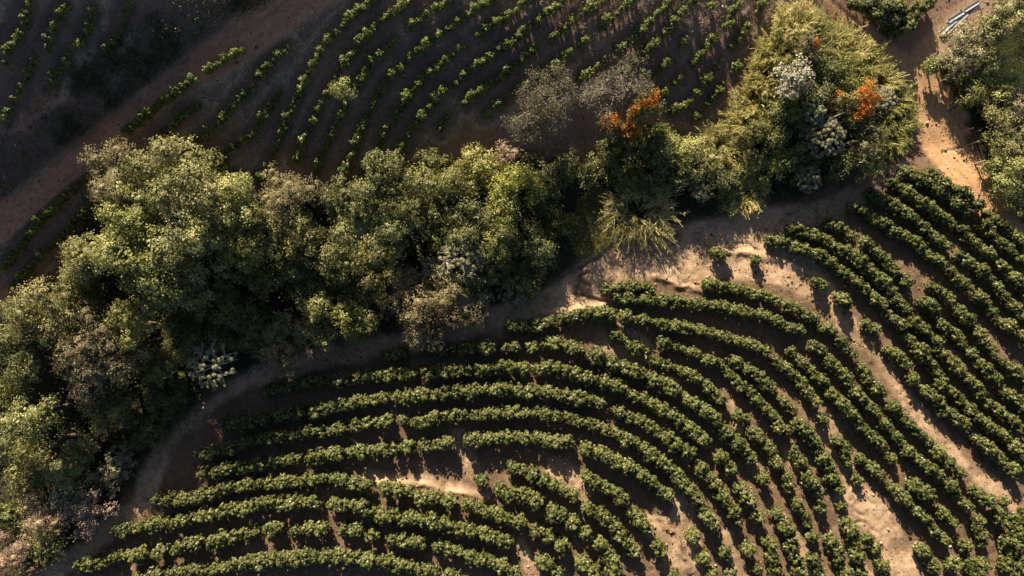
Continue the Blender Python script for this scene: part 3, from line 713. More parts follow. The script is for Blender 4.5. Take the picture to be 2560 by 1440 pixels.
# ------------------------------------------------------------------ trees
def make_crown(m, r, R, Rz, leaf, per_area=1.0, lumps=18, core=True, tone=.45, spread=.16, ragged=.25):
    lob = []
    for k in range(lumps):
        d = dirs(1, r, -.35)[0]
        q = r.uniform(.52, .92)
        s = R * r.uniform(.17, .38) * (18 / lumps) ** .25
        c = d * np.array([R, R, Rz]) * q
        c[:2] *= 1 + r.normal(0, ragged * .5)
        lob.append((c, s, np.clip(r.normal(tone, .12), .05, .95)))
    iv, jf = ico()
    if core:  # added inner solids, tinted darker for the shade within the crown
        m.add(iv * np.array([R, R, Rz]) * .5, jf, .2)
        for c, s, t in lob: m.add(c + iv * s * .5, jf, .3)
    for c, s, t in lob:
        n = int(np.clip(s * s * 26 * per_area, 8, 130))
        d = dirs(n, r, -.5)
        rad = s * r.uniform(.70, 1.22 + ragged * .5, (n, 1))
        cc = c + d * rad
        cl = .13 + leaf * .75
        per = 11
        off = r.normal(size=(n, per, 3)) * cl * .62
        pos = (cc[:, None] + off).reshape(-1, 3)
        nn = unit(np.repeat(d, per, 0) * 1.1 + r.normal(size=(n * per, 3)) * .45 + np.array([0, 0, .30]))
        tt = np.clip(np.repeat(np.clip(t + r.normal(0, spread * .7, n), 0, 1), per) + r.normal(0, spread * .6, n * per), 0, 1)
        leaves(m, pos, nn, leaf * r.uniform(.7, 1.3, n * per), leaf * .58, tt, r)
    return lob

def limb(m, r, a, b, r0, r1, wob=.12, n=5):
    a = np.asarray(a, float); b = np.asarray(b, float)
    t = np.linspace(0, 1, n)[:, None]
    p = a + (b - a) * t
    ln = np.linalg.norm(b - a)
    p[1:-1] += r.normal(size=(n - 2, 3)) * ln * wob * .5
    p[:, 2] += np.sin(t[:, 0] * np.pi) * ln * .06
    tube(m, p, np.linspace(r0, r1, n), .5, 5)
    return p

KINDS = {
 # name, material, leaf size, density, lumps, Rz/R, core, bark
 'broad': ('broadleaf_tree', 'pale', .25, 1.1, 22, .80, True, 'bark'),
 'lime': ('broadleaf_tree', 'lime', .24, 1.1, 18, .75, True, 'bark'),
 'green': ('broadleaf_tree', 'green', .21, 1.25, 18, .80, True, 'bark'),
 'olive': ('broadleaf_tree', 'olive', .20, 1.15, 20, .75, True, 'bark'),
 'grey': ('grey_leaved_tree', 'grey', .17, 1.25, 20, .75, True, 'grey_bark'),
 'brown': ('brown_leaved_tree', 'brown', .17, 1.2, 20, .80, True, 'grey_bark'),
 'rust': ('rust_coloured_tree', 'rust', .18, 1.1, 16, .65, True, 'grey_bark'),
 'silver': ('silver_leaved_tree', 'silver', .30, .85, 14, .60, True, 'pale_bark'),
 'vine': ('vine_covered_tree', 'green', .17, 1.3, 24, 1.05, True, 'bark'),
 'shrub': ('shrub', 'olive', .17, 1.1, 14, .70, True, 'bark'),
 'sapling': ('sapling', 'lime', .22, .7, 9, .7, False, 'pale_bark'),
}
def place(px, py, lift):
    x, y, z = spot(px, py, lift)
    return float(x), float(y), float(z)

def tree(kind, px, py, rpx, h, label, seed, group=None, tone=.45, blossoms=None):
    name, mat, leaf, dens, lumps, rz, core, bark = KINDS[kind]
    r = np.random.default_rng(seed)
    R = rpx / 21.5
    Rz = min(R * rz, h * .62)
    cz = h - Rz * .95
    x, y, z = place(px, py, cz)
    root = empty(name, (x, y, z), 0)
    tag(root, label, 'shrub' if kind == 'shrub' else 'tree', group)
    m = Mesh()
    lob = make_crown(m, r, R, Rz, leaf, dens, lumps, core, tone)
    o = obj('crown', m.build(name + '_crown', M[mat]), root, (0, 0, cz))
    t = Mesh()
    tr = .06 + .028 * h
    fork = np.array([r.normal(0, .15), r.normal(0, .15), max(cz - Rz * .55, h * .25)])
    limb(t, r, (0, 0, -.5), fork, tr * 1.25, tr * .8, .06)
    for c, s, _ in lob[:9]:
        limb(t, r, fork, np.array([0, 0, cz]) + c * .95, tr * .55, .025, .15)
    obj('trunk', t.build(name + '_trunk', M[bark], True), root)
    if blossoms:
        for (dx, dy, rr) in blossoms:
            bm = Mesh()
            c0 = np.array([dx * R, dy * R, 0.0])
            q = dx * dx + dy * dy
            c0[2] = cz + Rz * math.sqrt(max(.05, 1 - min(q, .95))) * .92
            n = int(24 * rr * rr * 4.5) + 10
            d = dirs(n, r, -.1)
            cc = c0 + d * np.array([rr, rr, rr * .55]) * r.uniform(.3, 1.25, (n, 1)) + r.normal(size=(n, 3)) * .14
            pos = (cc[:, None] + r.normal(size=(n, 9, 3)) * .11).reshape(-1, 3)
            nn = unit(np.repeat(d, 9, 0) + r.normal(size=(n * 9, 3)) * .5 + np.array([0, 0, .4]))
            leaves(bm, pos, nn, .15, .10, np.clip(np.repeat(r.normal(.45, .28, n), 9) + r.normal(0, .2, n * 9), 0, 1), r)
            obj('blossom', bm.build('orange_blossom', M['orange']), root)
    return root

def umbrella(px, py, rpx, h, label, seed, group=None, n_ros=34, mat='umbrella'):
    """tree whose branch ends carry rosettes of big pale leaves"""
    r = np.random.default_rng(seed)
    R = rpx / 21.5
    x, y, z = place(px, py, h - R * .35)
    root = empty('umbrella_tree', (x, y, z))
    tag(root, label, 'tree', group)
    m = Mesh(); t = Mesh()
    fork = np.array([0, 0, h - R * 1.0 if h - R > .6 else .6])
    limb(t, r, (0, 0, -.5), fork, .16, .10, .05)
    nb = 8
    ends = []
    for k in range(nb):
        a = k / nb * 2 * np.pi + r.uniform(-.3, .3); q = r.uniform(.35, .7) * R
        e = np.array([math.cos(a) * q, math.sin(a) * q, h - R * r.uniform(.35, .65)])
        limb(t, r, fork, e, .08, .045, .1); ends.append(e)
    for k in range(n_ros):
        a = r.uniform(0, 2 * np.pi); q = math.sqrt(r.uniform(.0, 1)) * R
        c = np.array([math.cos(a) * q, math.sin(a) * q, h - R * .55 * (q / R) ** 2 - r.uniform(0, .5)])
        e = min(ends, key=lambda e: np.linalg.norm(e - c))
        limb(t, r, e, c, .04, .022, .12, 4)
        for ring, (cnt, ln, up) in enumerate(((9, .27, .35), (7, .20, .8))):
            for j in range(cnt):
                b = j / cnt * 2 * np.pi + ring * .4 + r.uniform(-.2, .2)
                d = unit(np.array([math.cos(b), math.sin(b), up * .5 - .15]))
                pos = c + d * ln * .5
                nrm = unit(np.array([-d[0] * .4, -d[1] * .4, 1.0]) + r.normal(size=3) * .2)
                side = unit(np.cross(nrm, d)); w = ln * .27
                tip = c + d * ln + np.array([0, 0, -.10])
                mid = c + d * ln * .6
                m.add(np.array([c, mid + side * w, tip, mid - side * w]), np.array([[0, 1, 2, 3]]), float(np.clip(r.normal(.55, .2), 0, 1)))
    obj('crown', m.build('rosette_crown', M[mat]), root)
    obj('trunk', t.build('pale_trunk', M['pale_bark'], True), root)
    return root

def cane(px, py, rpx, h, label, seed, group=None, mat='cane', n=360, lean=(0, 0)):
    """a clump of tall arching grass: long blades that rise from one stool and bend outward"""
    r = np.random.default_rng(seed)
    R = rpx / 21.5
    x, y, z = place(px, py, h * .5)
    m = Mesh()
    k = 6
    t = np.linspace(0, 1, k)
    for i in range(n):
        a = r.uniform(0, 2 * np.pi); reach = R * r.uniform(.2, .75); hh = h * r.uniform(.45, 1.05) * (1 - .3 * reach / R)
        b0 = np.array([math.cos(a), math.sin(a), 0]) * R * .75 * math.sqrt(r.random())
        a = a + r.normal(0, .9)
        out = np.array([math.cos(a + r.normal(0, .3)), math.sin(a + r.normal(0, .3)), 0]) + np.array([lean[0], lean[1], 0]) * .7
        c = b0 + out * reach * (t ** 1.7)[:, None] + np.array([0, 0, 1.0]) * (hh * (1.36 * t - .62 * t ** 2.4))[:, None]
        side = unit(np.cross(out, [0, 0, 1.0])) + r.normal(size=3) * .25
        w = (.042 * (1 - t) ** .5 + .014)[:, None] * r.uniform(.7, 1.4)
        v = np.stack([c - side * w, c + side * w], 1).reshape(-1, 3)
        q = np.arange(k - 1)[:, None] * 2
        f = np.concatenate([q, q + 1, q + 3, q + 2], 1)
        tt = np.clip(r.normal(.45, .15) + .55 * (t - .5), 0, 1)
        m.add(v, f, np.repeat(tt, 2))
        # leaves hanging off the stem; every fourth stem ends in a feathery plume
        if i % 3 == 0:
            q = 22; tq = r.uniform(.45, 1, q); ci = np.stack([np.interp(tq, t, c[:, e]) for e in range(3)], 1)
            dq = unit(out * .75 + side * (r.integers(0, 2, q) * 2 - 1)[:, None] * .55 + np.array([0, 0, .25]) + r.normal(size=(q, 3)) * .2)
            sq = unit(np.cross(dq, r.normal(size=(q, 3)) + np.array([0, 0, 2.0]))); lq = r.uniform(.28, .62, q)[:, None]
            vv = np.stack([ci, ci + dq * lq * .5 + sq * .03, ci + dq * lq - np.array([0, 0, .08]), ci + dq * lq * .5 - sq * .03], 1)
            m.add(vv.reshape(-1, 3), (np.arange(q) * 4)[:, None] + np.arange(4)[None], np.repeat(np.clip(r.normal(.62, .15, q), 0, 1), 4))
        nl = 4
        s = r.integers(1, k, nl)
        pos = c[s] + r.normal(size=(nl, 3)) * .10
        leaves(m, pos, unit(r.normal(size=(nl, 3)) * .7 + np.array([0, 0, .8])), r.uniform(.22, .48, nl), .05, np.clip(r.normal(.35, .15, nl) + .4 * t[np.minimum(s, k - 1)], 0, 1), r)
    o = obj('cane_clump', m.build('cane_clump', M[mat]), None, (x, y, z - .05))
    return tag(o, label, 'cane clump', group)

def bare_tree(px, py, rpx, h, label, seed, base, leafmat='grey', leaf_n=1100, leafy=False):
    """spreading tree with naked twigs; base = pixel of its foot"""
    r = np.random.default_rng(seed)
    R = rpx / 21.5
    bx, by, bz = place(base[0], base[1], 0.2)
    cx, cy = unproj(px, py, h * .72, height); cx = float(cx) - bx; cy = float(cy) - by
    root = empty('bare_tree', (bx, by, bz))
    tag(root, label, 'tree')
    t = Mesh(); m = Mesh(); tips = []
    def grow(p, d, ln, rad, lev):
        n = 4
        q = [np.array(p)]
        dd = np.array(d)
        for i in range(n):
            dd = unit(dd + r.normal(size=3) * .16 + np.array([0, 0, .03]))
            q.append(q[-1] + dd * ln / n)
        tube(t, q, np.linspace(rad, rad * .62, n + 1), .5, 5 if lev < 3 else 3)
        if lev >= 5: tips.append(q[-1]); return
        for c in range(3 if lev > 0 else 6):
            a = unit(np.cross(dd, r.normal(size=3)))
            nd = unit(dd + a * (r.uniform(.9, 1.7) if lev < 2 else r.uniform(.5, 1.0)) + np.array([0, 0, -.12 if lev > 1 else .05]))
            grow(q[-1] if c < 2 else q[r.integers(2, n + 1)], nd, ln * r.uniform(.62, .82), max(rad * .64, .017), lev + 1)
        if lev > 2: tips.append(q[2])
    top = np.array([cx * .55, cy * .55, h * .42])
    limb(t, r, (0, 0, -.4), top, .20, .15, .06)
    grow(top, unit(np.array([cx, cy, h * .6])), R * .60, .14, 0)
    tips = np.array(tips)
    # bring the spread to the crown's size
    obj('trunk', t.build('bare_trunk', M['grey_bark'], False), root)
    k = r.integers(0, len(tips), leaf_n)
    pos = tips[k] + r.normal(size=(leaf_n, 3)) * .22
    leaves(m, pos, unit(r.normal(size=(leaf_n, 3)) + np.array([0, 0, .6])), r.uniform(.12, .22, leaf_n), .10, np.clip(r.normal(.5, .2, leaf_n), 0, 1), r)
    obj('crown', m.build('sparse_crown', M[leafmat]), root)
    return root

WOOD = 'trees of the mixed woodland in the valley'
TREES = [
 # kind, x, y, r, h, label
 ('grey', 300, 450, 72, 6.5, 'grey-green tree on the wood\'s upper corner nearest the red road'),
 ('broad', 440, 475, 112, 10.5, 'tallest pale green tree crowning the big wood below the red road'),
 ('broad', 540, 520, 95, 10, 'pale rounded tree adjoining the tallest crown on its downhill right'),
 ('olive', 595, 510, 66, 8.5, 'dark olive tree at the shaded right shoulder of the big pale crown'),
 ('olive', 615, 610, 62, 8, 'ragged olive tree below the dark shoulder of the big pale crown'),
 ('lime', 350, 545, 68, 8.5, 'yellow-green tree under the grey-green corner tree'),
 ('broad', 480, 600, 88, 9, 'pale tree with brownish patches in the middle of the big wood'),
 ('lime', 345, 630, 74, 8, 'lime green tree bulging over the dark hollow in the big wood'),
 ('brown', 420, 650, 55, 7, 'brownish tree squeezed between lime and pale crowns in the big wood'),
 ('lime', 400, 710, 70, 7, 'sunlit lime tree at the foot of the big wood above deep shade'),
 ('broad', 460, 735, 48, 6, 'small pale tree with coin-like leaves beside the dark hollow'),
 ('olive', 225, 640, 58, 6, 'olive tree leaning out on the uphill side beside the big wood'),
 ('olive', 140, 775, 86, 6.5, 'broad feathery olive tree below the left end of the red road'),
 ('green', 200, 690, 40, 4.5, 'small dark green tree between the leaning olive and the feathery olive'),
 ('olive', 40, 830, 60, 5.5, 'olive green tree at the photo\'s edge under the feathery olive'),
 ('green', 75, 900, 62, 5.5, 'blue-green bushy tree below the edge olive tree'),
 ('brown', 270, 850, 90, 6.5, 'wide brown and green tree in the lower wood'),
 ('olive', 330, 820, 62, 6.5, 'olive crown topping the wide brown tree'),
 ('brown', 240, 920, 72, 5.5, 'brown twiggy tree on the lower flank of the wide brown tree'),
 ('olive', 390, 900, 55, 5, 'small olive tree on the shady right flank of the brown tree'),
 ('olive', 270, 1010, 58, 5, 'olive tree standing alone in shade below the brown twiggy tree'),
 ('lime', 90, 1035, 52, 5, 'bright green tree near the photo\'s edge below the blue-green tree'),
 ('green', 30, 980, 50, 4.5, 'dark green shrubby tree at the photo\'s edge beside the bright green one'),
 ('green', 20, 1110, 50, 4.5, 'mid green tree at the photo\'s edge under the bright green one'),
 ('olive', 90, 1125, 50, 4.5, 'olive tree amid the low crowns at the lower left wood'),
 ('lime', 70, 1190, 55, 4.5, 'rounded green tree above the rust-coloured tree'),
 ('olive', 180, 1170, 58, 5, 'smooth olive tree uphill of the silver-leaved tree by the path'),
 ('olive', 210, 1120, 36, 4.5, 'slim olive tree above the smooth olive one'),
 ('grey', 285, 1180, 42, 3.0, 'small grey tree on the path\'s edge beside the silver-leaved tree'),
 ('silver', 165, 1238, 38, 4.2, 'silvery white tree among rust-coloured crowns at the lower left'),
 ('rust', 215, 1285, 52, 4.0, 'rusty red tree beside the orange earth bank'),
 ('rust', 110, 1290, 55, 4.2, 'rusty tree with green patches left of the silvery tree'),
 ('lime', 120, 1345, 50, 3.8, 'yellow-green tree below the rusty trees'),
 ('rust', 40, 1375, 58, 3.8, 'rust and pink tree in the lowest left corner'),
 ('green', 25, 1290, 45, 3.6, 'dark green tree at the photo\'s edge above the corner rust tree'),
 ('green', 480, 800, 78, 5.0, 'dark tree lying in the shadow below the big wood'),
 ('green', 570, 740, 80, 5.5, 'shaded green tree between the big wood and the middle wood'),
 ('green', 640, 700, 55, 5.5, 'dark leafy tree in the notch right of the big wood'),
 ('green', 560, 840, 62, 4.0, 'low dark tree just above the lone rosette tree'),
 ('green', 440, 960, 70, 3.0, 'dark low tree beside the path in deep shade'),
 ('green', 360, 1060, 60, 2.7, 'shadowed tree at the bend of the earth path'),
 ('green', 640, 820, 58, 4.0, 'shadowed tree left of the patchy brownish shrub'),
 ('grey', 730, 495, 74, 6.5, 'grey-olive domed tree touching the young coffee rows'),
 ('olive', 700, 570, 55, 6.0, 'mixed olive tree with a few orange flowers below the grey dome', ),
 ('green', 770, 590, 60, 6.0, 'dark green tree under the grey-olive dome'),
 ('green', 870, 500, 62, 6.5, 'bright leafy green tree on the upper edge of the middle wood'),
 ('green', 950, 470, 72, 7.5, 'dark green tree with a pointed top reaching into the young coffee'),
 ('green', 945, 405, 26, 7.0, 'slender pale pinnacle tree poking above the middle wood'),
 ('vine', 1010, 500, 62, 7.0, 'vine-draped dark tree right of the pointed green tree'),
 ('olive', 900, 570, 62, 6.5, 'green-olive tree in the heart of the middle wood'),
 ('green', 985, 590, 55, 6.5, 'dark tree below the vine-draped dark tree'),
 ('olive', 935, 650, 58, 6.0, 'olive feathery tree above the lime shrubs'),
 ('olive', 850, 645, 55, 5.5, 'grey-green tree left of the olive feathery tree'),
 ('green', 750, 680, 60, 5.0, 'shaded tree in the hollow left of the middle wood'),
 ('green', 800, 720, 50, 4.5, 'low shaded tree above the bright lime shrub'),
 ('green', 900, 715, 52, 4.5, 'dark tree behind the yellow-green round shrub'),
 ('olive', 1115, 465, 72, 6.0, 'sunlit olive thicket tree along the upper edge, right of the pinnacle'),
 ('lime', 1190, 430, 58, 5.0, 'yellow-green tree on the upper wood edge by dry grass'),
 ('rust', 1265, 410, 40, 3.6, 'pinkish dry tree on the wood\'s upper edge'),
 ('lime', 1270, 470, 70, 5.5, 'light green tree beneath the pinkish dry tree'),
 ('green', 1180, 530, 58, 5.5, 'green twiggy tree in the centre of the photo'),
 ('green', 1090, 560, 52, 5.5, 'dark crown left of the central twiggy tree'),
 ('lime', 1250, 590, 82, 6.5, 'large yellow-green round tree at the centre of the photo'),
 ('green', 1160, 590, 45, 5.5, 'small green tree wedged left of the large yellow-green tree'),
 ('green', 1390, 560, 45, 2.8, 'upright green tree facing the yellow grass mound'),
 ('olive', 1340, 610, 55, 3.2, 'olive tree on the right flank of the large yellow-green tree'),
 ('green', 1300, 680, 62, 2.7, 'green tree by the bare earth landing'),
 ('green', 1220, 690, 50, 3.6, 'shaded tree below the large yellow-green tree'),
 ('green', 1350, 480, 58, 2.5, 'dark green tree right of the light green tree'),
 ('brown', 1065, 750, 88, 6.0, 'brown fine-leaved tree overhanging the earth path'),
 ('brown', 1150, 755, 66, 5.5, 'second brown fine-leaved tree, darker, casting trunk shadows on the path'),
 ('brown', 1050, 830, 48, 4.0, 'lowest brown tree drooping to the coffee row'),
 ('green', 1185, 690, 45, 5.0, 'green-leaved tree just behind the darker brown tree'),
 ('lime', 795, 768, 28, 6.0, 'small vivid lime shrubby tree with rounded clusters'),
 ('lime', 865, 790, 56, 5.2, 'yellow-green round shrub beside the vivid lime one'),
 ('olive', 915, 795, 42, 4.8, 'olive arching shrub right of the yellow-green round shrub'),
 ('olive', 790, 830, 50, 5.2, 'grey-green shrubby tree below the vivid lime one'),
 ('brown', 715, 880, 58, 5.2, 'patchy brown-green shrub hanging over the earth path'),
 ('olive', 700, 830, 44, 5.0, 'olive shrub above the patchy brown-green shrub'),
 ('vine', 1635, 360, 50, 3.9, 'dark vine-smothered column tree right of the orange flowering clumps'),
 ('vine', 1410, 420, 40, 2.5, 'dark ivy-clad column between the sparse tree and the wood'),
 ('vine', 1530, 395, 52, 3.5, 'bright vine-covered dome between two dark columns'),
 ('lime', 1690, 385, 62, 3.8, 'yellow-green tree right of the dark column tree'),
 ('green', 1650, 450, 60, 2.5, 'dark green tree in shade above the big yellow cane'),
 ('green', 1560, 460, 42, 2.2, 'shaded green tree left of the one above the yellow cane'),
 ('olive', 1470, 430, 40, 2.0, 'small olive tree at the foot of the bright vine dome'),
 ('olive', 1750, 430, 55, 3.8, 'olive tree with drooping fronds between two cane groups'),
 ('green', 1800, 450, 45, 3.0, 'dark green tree behind the small pale rosette tree'),
 ('silver', 1975, 200, 40, 6.0, 'whitest silver-leaved tree inside the cane thicket'),
 ('green', 2030, 250, 44, 5.0, 'bright green tree beside the whitest silver tree'),
 ('green', 1975, 290, 55, 5.0, 'dark green tree under the whitest silver tree'),
 ('green', 2060, 190, 42, 4.5, 'green tree between the white tree and the cane hedge'),
 ('green', 2100, 200, 40, 4.2, 'leafy tree above the brightest orange blossoms'),
 ('green', 1920, 330, 52, 4.6, 'dark tree on the left inside of the cane thicket'),
 ('green', 2020, 330, 45, 5.0, 'dark green tree between the rosette trees and the white tree'),
 ('olive', 2150, 340, 62, 5.0, 'dark olive tree below the brightest orange blossoms'),
 ('olive', 2160, 400, 48, 4.2, 'olive tree at the lower right tip of the cane thicket'),
 ('green', 2100, 410, 45, 4.0, 'shaded tree between the olive tip tree and the rosettes'),
 ('lime', 1945, 400, 50, 3.6, 'yellow-green tree on the lower side of the thicket'),
 ('green', 2000, 410, 50, 3.6, 'grey-green leafy tree beside the lower yellow-green tree'),
 ('green', 1880, 420, 44, 3.0, 'dark tree between the lower canes and the thicket'),
 ('grey', 2405, 112, 56, 3.8, 'pale olive rounded tree beside the long pale sheets'),
 ('grey', 2392, 168, 42, 2.6, 'pale brownish tree joined below the one beside the sheets'),
 ('lime', 2470, 160, 42, 3.4, 'golden-green tree at the edge of the dark lawn'),
 ('green', 2415, 215, 46, 2.6, 'dark green tree beside the fence with gold tips'),
 ('lime', 2510, 215, 42, 3.4, 'small golden tree on the dark lawn\'s lower edge'),
 ('grey', 2550, 260, 52, 4.0, 'pale brown tree at the photo\'s right edge'),
 ('olive', 2490, 285, 56, 2.9, 'large dry olive tree beside the fence'),
 ('olive', 2545, 350, 60, 4.2, 'olive tree at the right edge below the pale brown one'),
 ('olive', 2490, 362, 46, 2.6, 'scrubby olive tree above the fence\'s lower end'),
 ('lime', 2530, 430, 58, 3.8, 'light green tree at the right edge above the coffee rows'),
 ('green', 2486, 428, 34, 1.8, 'small green shrub at the fence\'s lower end'),
 ('lime', 2545, 505, 40, 2.4, 'lowest light green tree at the right edge by the coffee rows'),
 ('olive', 2530, 25, 52, 6.5, 'brown-tipped tree in the top right corner'),
 ('green', 2490, 70, 36, 5.0, 'dark leafy tree between the corner tree and the lawn'),
 ('green', 2330, 165, 18, 1.8, 'tiny dark bush at the foot of the first fence post'),
 ('sapling', 860, 222, 24, 3.0, 'lone yellow sapling leaning among the young coffee rows'),
]
BLOSSOM = {
 'mixed olive tree with a few orange flowers below the grey dome': [(-.75, .35, .30)],
}
for i, t in enumerate(TREES):
    kind, x, y, rr, h, lab = t
    # crowns toward the valley floor grow taller, so the canopy falls less steeply than the hill
    yvp = np.interp(x, YV_X, YV_Y); ye = np.interp(x, [-50, 0, 100, 230, 330, 560, 650, 820, 950, 1150, 1280, 1500, 1850], [830, 780, 690, 480, 400, 400, 480, 470, 420, 410, 395, 390, 350])
    if x < 1240 and y < yvp + 50 and not (650 < x < 960 and y > 750) and not (h <= 5.6 and any(w in lab for w in ('shad', 'dark'))):
        h = min(.6 * h + 1.2 + .24 * max(0, (y - ye) / 22), 8.8 if x > 330 else 8.2)
    tree(kind, x, y, rr, h, lab, 1000 + i, WOOD if x < 2300 and kind != 'sapling' else None, tone=.45 if x < 2300 else .66, blossoms=BLOSSOM.get(lab))
tree('olive', 2130, 258, 52, 5.2, 'tree covered in the brightest orange blossoms inside the thicket', 1901, None, .4,
     [(.45, .55, .75), (.2, .1, .8), (.75, .1, .55), (.3, -.45, .65), (-.75, .25, .6), (-.95, -.2, .5), (.05, -.75, .35)])
tree('olive', 1606, 268, 36, 4.4, 'flowering vine of rusty orange blossoms sprawling up beside the leafless grey tree', 1903, None, .3,
     [(-.55, -.35, .5), (-.1, .1, .6), (.35, .45, .6), (.75, .7, .5), (.5, .1, .45), (-.75, -.75, .4)])
tree('olive', 1523, 312, 26, 3.4, 'small orange flowering clump at the foot of the leafless grey tree', 1904, None, .3, [(-.4, .2, .5), (.2, .4, .55), (.5, -.1, .45), (-.2, -.4, .4)])
tree('olive', 1572, 335, 28, 3.2, 'lowest orange flowering clump between leafless tree and vine dome', 1905, None, .3, [(-.5, .2, .45), (.1, .5, .45), (.6, .1, .45), (.0, -.3, .35)])
tree('brown', 2025, 118, 28, 4.6, 'small brown tree with sparse orange flowers near the thicket\'s top', 1902, None, .4, [(.2, .2, .24)])

UMB = [
 (525, 915, 56, 7.8, 'lone dark rosette-leaved tree standing above the shaded path', 26),
 (1150, 650, 52, 6.5, 'pale rosette-leaved tree rising over the brown trees', 40),
 (1085, 672, 30, 5.0, 'small yellowish rosette tree left of the pale rosette tree', 18),
 (1290, 722, 46, 3.0, 'low rosette tree spreading over the edge of the bare landing', 22),
 (2065, 335, 52, 5.6, 'large grey rosette tree in the lower middle of the cane thicket', 46),
 (2025, 445, 34, 4.0, 'pale rosette tree on the thicket\'s lower fringe', 26),
 (1755, 482, 20, 3.0, 'tiny pale rosette tree in shade between canes', 14),
 (2040, 275, 30, 5.6, 'yellowish rosette tree between white tree and orange blossoms', 24),
 (2215, 245, 28, 4.2, 'grey dry rosette tree right of the brightest orange blossoms', 22),
 (290, 1145, 34, 3.4, 'sparse rosette tree at the path\'s bend near the lower left', 18),
]
for i, (x, y, rr, h, lab, n) in enumerate(UMB):
    umbrella(x, y, rr, h, lab, 2000 + i, 'rosette-leaved trees scattered through the woodland', int(n * 2.6))

bare_tree(1385, 272, 90, 5.2, 'sparse grey-olive spreading tree at the wood\'s edge by the coffee rows', 31, (1395, 365), 'dry_leaf', 10000)
bare_tree(1565, 235, 94, 5.6, 'leafless grey tree with a wide web of twigs', 32, (1560, 350), 'dry_leaf', 2800)

CANES = [
 (1600, 525, 80, 3.8, 'big yellow cane clump radiating over the bare earth', 520, 'cane', (0, -.1)),
 (1870, 478, 44, 2.2, 'yellow cane clump on the lower wood edge right of the big one', 300, 'cane', (.1, -.3)),
 (1835, 495, 32, 2.0, 'smaller yellow cane clump hugging the second lower clump', 220, 'cane', (-.2, -.3)),
 (1800, 362, 46, 3.6, 'cane clump on the upper wood edge left of the thicket', 300, 'cane', (.1, .4)),
 (1840, 385, 38, 3.4, 'reddish cane clump below the upper wood edge cane', 240, 'cane', (.4, -.1)),
 (1870, 300, 46, 3.8, 'lowest cane clump on the thicket\'s left flank', 300, 'cane', (-.4, .2)),
 (1895, 245, 46, 4.0, 'second cane clump up the thicket\'s left flank', 300, 'cane', (-.4, .2)),
 (1925, 185, 46, 4.2, 'third cane clump up the thicket\'s left flank', 300, 'cane', (-.4, .2)),
 (1950, 120, 44, 4.2, 'fourth cane clump up the thicket\'s left flank', 300, 'cane', (-.4, .3)),
 (1995, 60, 46, 4.4, 'topmost cane clump at the apex of the thicket', 320, 'cane', (-.1, .5)),
 (2035, 95, 46, 4.4, 'cane clump just inside the thicket\'s apex', 320, 'cane_green', (.1, .4)),
 (2070, 100, 44, 3.2, 'pale cane clump leaning over the track near the apex', 300, 'cane', (.3, .4)),
 (2120, 125, 44, 2.8, 'second cane clump leaning over the track', 300, 'cane', (.4, .4)),
 (2165, 160, 44, 2.5, 'third cane clump leaning over the track', 300, 'cane', (.4, .4)),
 (2200, 200, 44, 2.3, 'fourth cane clump leaning over the track, at the fork', 300, 'cane', (.5, .3)),
 (2095, 160, 40, 3.8, 'greener cane clump behind the second leaning clump', 260, 'cane_green', (0, .2)),
 (2140, 195, 36, 3.6, 'greener cane clump above the brightest orange blossoms', 240, 'cane_green', (.2, .2)),
 (2235, 250, 40, 2.2, 'cane clump at the widest point of the thicket', 280, 'cane_green', (.5, .1)),
 (2245, 295, 40, 2.1, 'green cane clump facing the orange track', 280, 'cane_green', (.5, 0)),
 (2225, 340, 40, 2.1, 'lowest green cane clump over the track\'s shadow', 260, 'cane_green', (.5, -.2)),
 (1985, 120, 40, 4.2, 'olive cane clump between apex and the white tree', 260, 'cane_green', (-.1, .2)),
 (1945, 240, 38, 3.8, 'olive cane clump left of the white silver tree', 240, 'cane_green', (-.2, 0)),
]
for i, (x, y, rr, h, lab, n, mat, lean) in enumerate(CANES):
    cane(x, y, rr, h, lab, 3000 + i, 'clumps of tall cane grass', mat, int(n * .85), lean)

# ------------------------------------------------------------------ low stuff nobody could count
def scatter_grass(name, X, Y, per, ln, mat, label, lean=.5, kind='grass'):
    m = Mesh()
    n = len(X); r = np.random.default_rng(len(name) + n)
    Zs = height(X, Y)
    B = np.repeat(np.stack([X, Y, Zs - .02], 1), per, 0) + np.concatenate([r.normal(size=(n * per, 2)) * .07, np.zeros((n * per, 1))], 1)
    a = r.uniform(0, 2 * np.pi, n * per); le = ln * r.uniform(.5, 1.3, n * per)
    tip = B + np.stack([np.cos(a) * le * lean, np.sin(a) * le * lean, le * (1 - .4 * lean)], 1)
    sd = np.stack([-np.sin(a), np.cos(a), np.zeros_like(a)], 1) * .022
    v = np.stack([B - sd, B + sd, tip], 1).reshape(-1, 3)
    f = np.arange(n * per * 3).reshape(-1, 3)
    m.add(v, f, np.repeat(np.clip(np.repeat(r.normal(.45, .2, n), per) + r.normal(0, .1, n * per), 0, 1), 3))
    o = obj(name, m.build(name, M[mat]))
    return tag(o, label, kind, None, 'stuff')

def sample(mask, n, seed):
    r = np.random.default_rng(seed)
    w = np.clip(mask, 0, 1).ravel(); w = w / w.sum()
    k = r.choice(w.size, n, p=w)
    return GXX.ravel()[k] + r.uniform(0, GS, n), GYY.ravel()[k] + r.uniform(0, GS, n)

